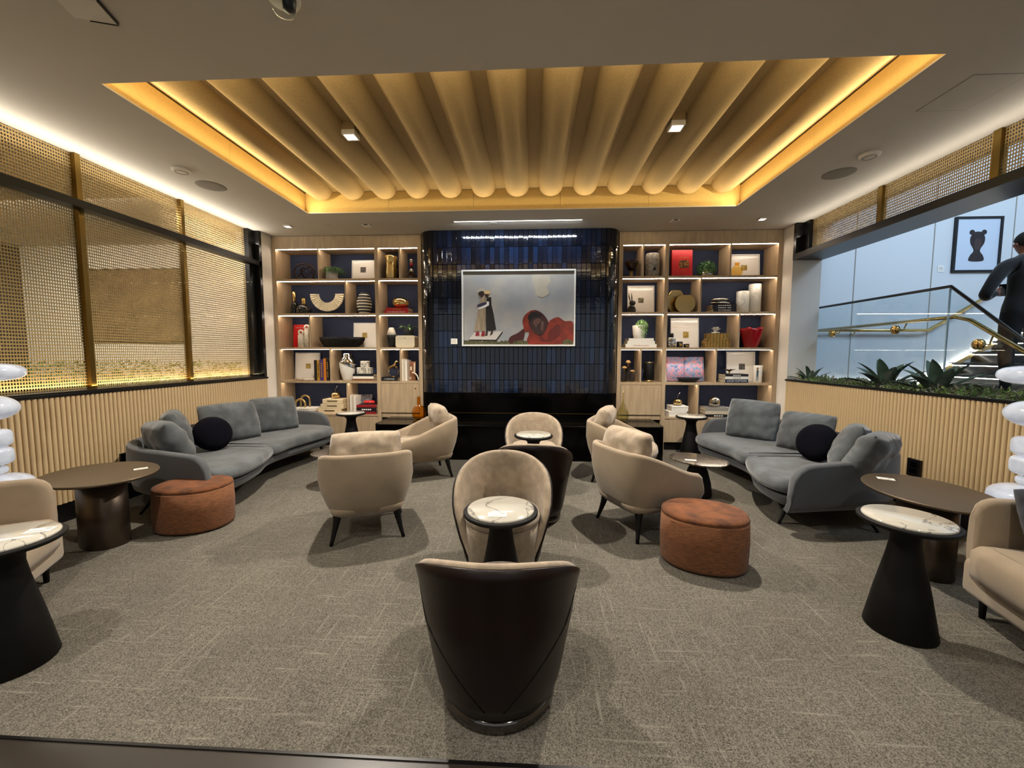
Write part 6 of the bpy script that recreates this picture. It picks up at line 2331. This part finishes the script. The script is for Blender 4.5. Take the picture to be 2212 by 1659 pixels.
# ---- vases on the hearth bench
x, y, w, h = I['amberflask']
t = thing('amber_flask', 'amber glass flask vase on the hearth bench beside the left bookcase', 'vase', (x + 0.02, 6.0, 0.5))
lathe('flask_body', [(0, 0), (0.05, 0.0), (0.09, 0.03), (0.108, 0.09), (0.105, 0.14), (0.075, 0.20), (0.035, 0.225), (0.028, 0.24), (0.026, 0.35), (0.022, 0.352), (0.022, 0.24), (0.03, 0.215), (0.07, 0.19), (0.098, 0.13), (0.10, 0.09), (0.085, 0.035), (0, 0.008)], 'amber_glass', t)
x, y, w, h = I['greenflask']
t = thing('green_bottle_vase', 'olive glass bottle vase with long neck on the hearth bench', 'vase', (x, 5.95, 0.5))
lathe('bottle_body', [(0, 0), (0.045, 0.0), (0.07, 0.02), (0.088, 0.09), (0.085, 0.14), (0.055, 0.21), (0.025, 0.27), (0.011, 0.34), (0.010, 0.43), (0.02, 0.448), (0.018, 0.45), (0.007, 0.432), (0.008, 0.34), (0.02, 0.27), (0.05, 0.205), (0.081, 0.14), (0.083, 0.09), (0.066, 0.024), (0, 0.008)], 'olive_glass', t)
# ------------------------------------------------------------------ planter plants
mat('agave_leaf', '#3d5246', 0.55, var=(9, 0.3))
ag_small, ag_big = leaf_me(0.25, 0.034, 1.05, 0.30, 0.45), leaf_me(0.36, 0.058, 1.05, 0.30, 0.45)
for lab, x, y, big in (('spiky agave plant beside the right bookcase end of the planter', 4.16, 5.86, 0), ('broad spiky agave plant in the middle of the planter', 4.17, 4.66, 1), ('broad spiky agave plant nearest the kink of the glass balustrade', 4.17, 4.08, 1)):
    t = thing('agave', lab, 'plant', (x, y, 1.085), 0, 'agaves in the planter')
    n = 13
    for k in range(n):
        a = 2 * PI * k * 0.381966
        tilt = 0.62 - 0.95 * (k / n)
        obj('leaf', ag_big if big else ag_small, 'agave_leaf', t, (0.012 * math.cos(a), 0.012 * math.sin(a), 0.01), (0, tilt - 0.15, a))
rn = random.Random(21)


def ground_cover(name, y0, y1, n, size, seed, zmax):
    rn = random.Random(seed)
    verts, faces = [], []
    for _ in range(n):
        p = Vector((rn.uniform(4.06, 4.32), rn.uniform(y0, y1), 1.085 + zmax * rn.random() ** 1.4 * (0.55 + 0.45 * mnoise.noise(Vector((0, rn.random(), 0))))))
        clump = mnoise.noise(Vector((p.y * 3.0, p.x * 3.0, 2.0)))
        p.z += 0.05 * clump
        d = Vector((rn.gauss(-0.2, 1), rn.gauss(0, 1), abs(rn.gauss(0.5, 0.7)))).normalized()
        u = d.cross(Vector((rn.random(), rn.random(), rn.random()))).normalized()
        s = size * rn.uniform(0.6, 1.5)
        k = len(verts)
        verts += [p, p + d * s * 0.9 + u * s * 0.35, p + d * s * 2.0, p + d * s * 0.9 - u * s * 0.35]
        faces.append((k, k + 1, k + 2, k + 3))
    o = obj(name, pyd(verts, faces), None)
    return o


rn2 = random.Random(77)
verts, faces = [], []
for _ in range(2600):
    p = Vector((rn2.uniform(-8.6, -4.4), rn2.uniform(6.1, 6.6), 0.92 + 0.45 * rn2.random() ** 1.5))
    d = Vector((rn2.gauss(0, 1), rn2.gauss(-0.3, 1), rn2.gauss(0.6, 0.7))).normalized()
    u = d.cross(Vector((rn2.random(), rn2.random(), rn2.random()))).normalized()
    k = len(verts)
    verts += [p, p + d * 0.03 + u * 0.014, p + d * 0.075, p + d * 0.03 - u * 0.014]
    faces.append((k, k + 1, k + 2, k + 3))
o = obj('hedge_foliage', pyd(verts, faces), 'leaf_green')
o['kind'] = 'stuff'
tag(o, 'low leafy hedge behind the left mesh screens', 'hedge')
box_t = thing('hedge_planter', 'dark planter box under the hedge behind the left screens', 'planter', (-6.5, 6.35, 0))
obj('planter_box', box_me(-2.15, 2.0, -0.28, 0.28, 0, 0.92), 'black_metal', box_t)
mat('cover_green', '#6f8a45', 0.6, col2='#3a5430', var=(6, 0.5), vdetail=6)
mat('cover_grey', '#5d5a52', 0.6, col2='#33412f', var=(5, 0.5), vdetail=6)
for nm, y0, y1, n, s, sd, zm, m, lab in (('groundcover_foliage', 1.6, 6.0, 6500, 0.020, 5, 0.17, 'cover_green', 'low mixed green succulents filling the planter trough'),
                                         ('groundcover_sprigs', 1.6, 5.6, 2600, 0.024, 6, 0.21, 'cover_grey', 'greyish sprigs growing among the planter succulents')):
    o = ground_cover(nm, y0, y1, n, s, sd, zm)
    o.data.materials.append(MT(m))
    o['kind'] = 'stuff'
    tag(o, lab, 'foliage')

# ------------------------------------------------------------------ person on the landing, seen from behind
def person():
    joints = {}
    bm = bmesh.new()
    sk = bm.verts.layers.skin.verify()

    def v(name, co, r, r2=None):
        b = bm.verts.new(co)
        b[sk].radius = (r, r2 or r)
        joints[name] = b
        return b

    def e(*names):
        for a, b in zip(names[:-1], names[1:]):
            bm.edges.new((joints[a], joints[b]))
    v('pelvis', (0, 0, 0.95), 0.155, 0.125)
    joints['pelvis'][sk].use_root = True
    v('waist', (0, -0.005, 1.10), 0.15, 0.115)
    v('chest', (0, -0.01, 1.30), 0.175, 0.13)
    v('collar', (0, 0.0, 1.455), 0.10, 0.085)
    v('neck', (0, 0.03, 1.53), 0.056)
    v('skull0', (0, 0.065, 1.60), 0.070, 0.080)
    v('skull1', (0, 0.075, 1.67), 0.080, 0.098)
    v('skull2', (0, 0.065, 1.735), 0.070, 0.085)
    v('nose', (0, 0.175, 1.63), 0.014)
    e('pelvis', 'waist', 'chest', 'collar', 'neck', 'skull0', 'skull1', 'skull2')
    e('skull1', 'nose')
    for s, n in ((-1, 'l'), (1, 'r')):
        v(n + 'sh', (0.185 * s, -0.01, 1.415), 0.080)
        v(n + 'ua', (0.27 * s, -0.03, 1.28), 0.064)
        v(n + 'el', (0.345 * s, -0.03, 1.10), 0.055)
        v(n + 'fa', (0.25 * s, 0.12, 1.10), 0.046)
        v(n + 'wr', (0.13 * s, 0.25, 1.14), 0.031)
        v(n + 'pa', (0.075 * s, 0.30, 1.165), 0.034, 0.02)
        e('collar', n + 'sh', n + 'ua', n + 'el', n + 'fa', n + 'wr', n + 'pa')
        for k in range(4):
            L = (0.03, 0.036, 0.034, 0.026)[k]
            v('%sf%d' % (n, k), ((0.05 - 0.002 * k) * s, 0.325 + 0.004 * k, 1.20 - 0.021 * k), 0.0095)
            v('%sg%d' % (n, k), ((0.05 - L * 0.9) * s, 0.345, 1.20 - 0.021 * k), 0.008)
            e(n + 'pa', '%sf%d' % (n, k), '%sg%d' % (n, k))
        v(n + 't0', (0.07 * s, 0.29, 1.205), 0.011)
        v(n + 't1', (0.045 * s, 0.30, 1.235), 0.009)
        e(n + 'pa', n + 't0', n + 't1')
        v(n + 'hp', (0.095 * s, 0.0, 0.88), 0.105, 0.11)
        v(n + 'kn', (0.105 * s, 0.025, 0.49), 0.068)
        v(n + 'ca', (0.105 * s, 0.0, 0.30), 0.06)
        v(n + 'an', (0.105 * s, -0.015, 0.09), 0.045)
        v(n + 'to', (0.115 * s, 0.15, 0.045), 0.042, 0.032)
        e('pelvis', n + 'hp', n + 'kn', n + 'ca', n + 'an', n + 'to')
    me = bpy.data.meshes.new('person_skeleton')
    bm.to_mesh(me)
    bm.free()
    tmp = bpy.data.objects.new('person_skeleton', me)
    COL.objects.link(tmp)
    tmp.modifiers.new('skin', 'SKIN').use_smooth_shade = True
    tmp.modifiers.new('sub', 'SUBSURF').levels = 2
    dg = bpy.context.evaluated_depsgraph_get()
    out = bpy.data.meshes.new_from_object(tmp.evaluated_get(dg))
    bpy.data.objects.remove(tmp)
    out.materials.clear()
    for m in (mat('sweater_black', '#0c0b0c', 0.9, sheen=0.2), mat('person_skin', '#8a5a45', 0.6), mat('trousers_black', '#0a0a0d', 0.85), mat('shoe_black', '#060606', 0.4)):
        out.materials.append(m)
    for p in out.polygons:
        c = p.center
        p.use_smooth = True
        if c.z > 1.525:
            p.material_index = 1
        elif c.y > 0.262 and 1.05 < c.z < 1.3:
            p.material_index = 1
        elif c.z < 0.09:
            p.material_index = 3
        elif c.z < 0.93:
            p.material_index = 2
        else:
            p.material_index = 0
    t = thing('person', 'person in a black sweater standing on the stair landing, back towards us', 'person', (5.52, 4.62, 1.05), -0.35)
    obj('body', out, None, t)
    # short dark hair as a cap over the back and top of the head
    rows = []
    for i in range(13):
        th = PI * 0.62 * i / 12
        row = []
        for k in range(28):
            a = 2 * PI * k / 28
            back = 0.5 - 0.5 * math.sin(a)
            tt = th * (0.55 + 0.65 * back)
            row.append((0.091 * math.sin(tt) * math.cos(a), 0.066 + 0.108 * math.sin(tt) * math.sin(a), 1.675 + 0.112 * math.cos(tt)))
        rows.append(row)
    obj('hair', loft_me(rows, closed_ring=True), mat('hair_dark', '#15100d', 0.7, bump=(120, 0.6)), t)
    for s in (-1, 1):
        obj('ear', lathe_me([(0, -0.007), (0.02, -0.006), (0.024, 0), (0.02, 0.006), (0, 0.007)], 16, sy=1.45), 'person_skin', t, (0.092 * s, 0.055, 1.64), (0, PI / 2, 0))
        obj('eye', lathe_me([(0, -0.004), (0.011, -0.003), (0.011, 0.003), (0, 0.004)], 12), 'ink_white', t, (0.03 * s, 0.163, 1.668), (PI / 2, 0, 0))
    obj('mouth', box_me(-0.022, 0.022, 0.135, 0.150, 1.585, 1.593, 0.003), mat('lips', '#6b3b33', 0.5), t)
    ph = thing('phone', 'dark phone held by the person on the landing', 'phone', (5.52, 4.62, 1.05), -0.35)
    obj('phone_body', box_me(-0.036, 0.036, 0.352, 0.360, 1.13, 1.27, 0.003), 'black_gloss', ph)
    return t


person()
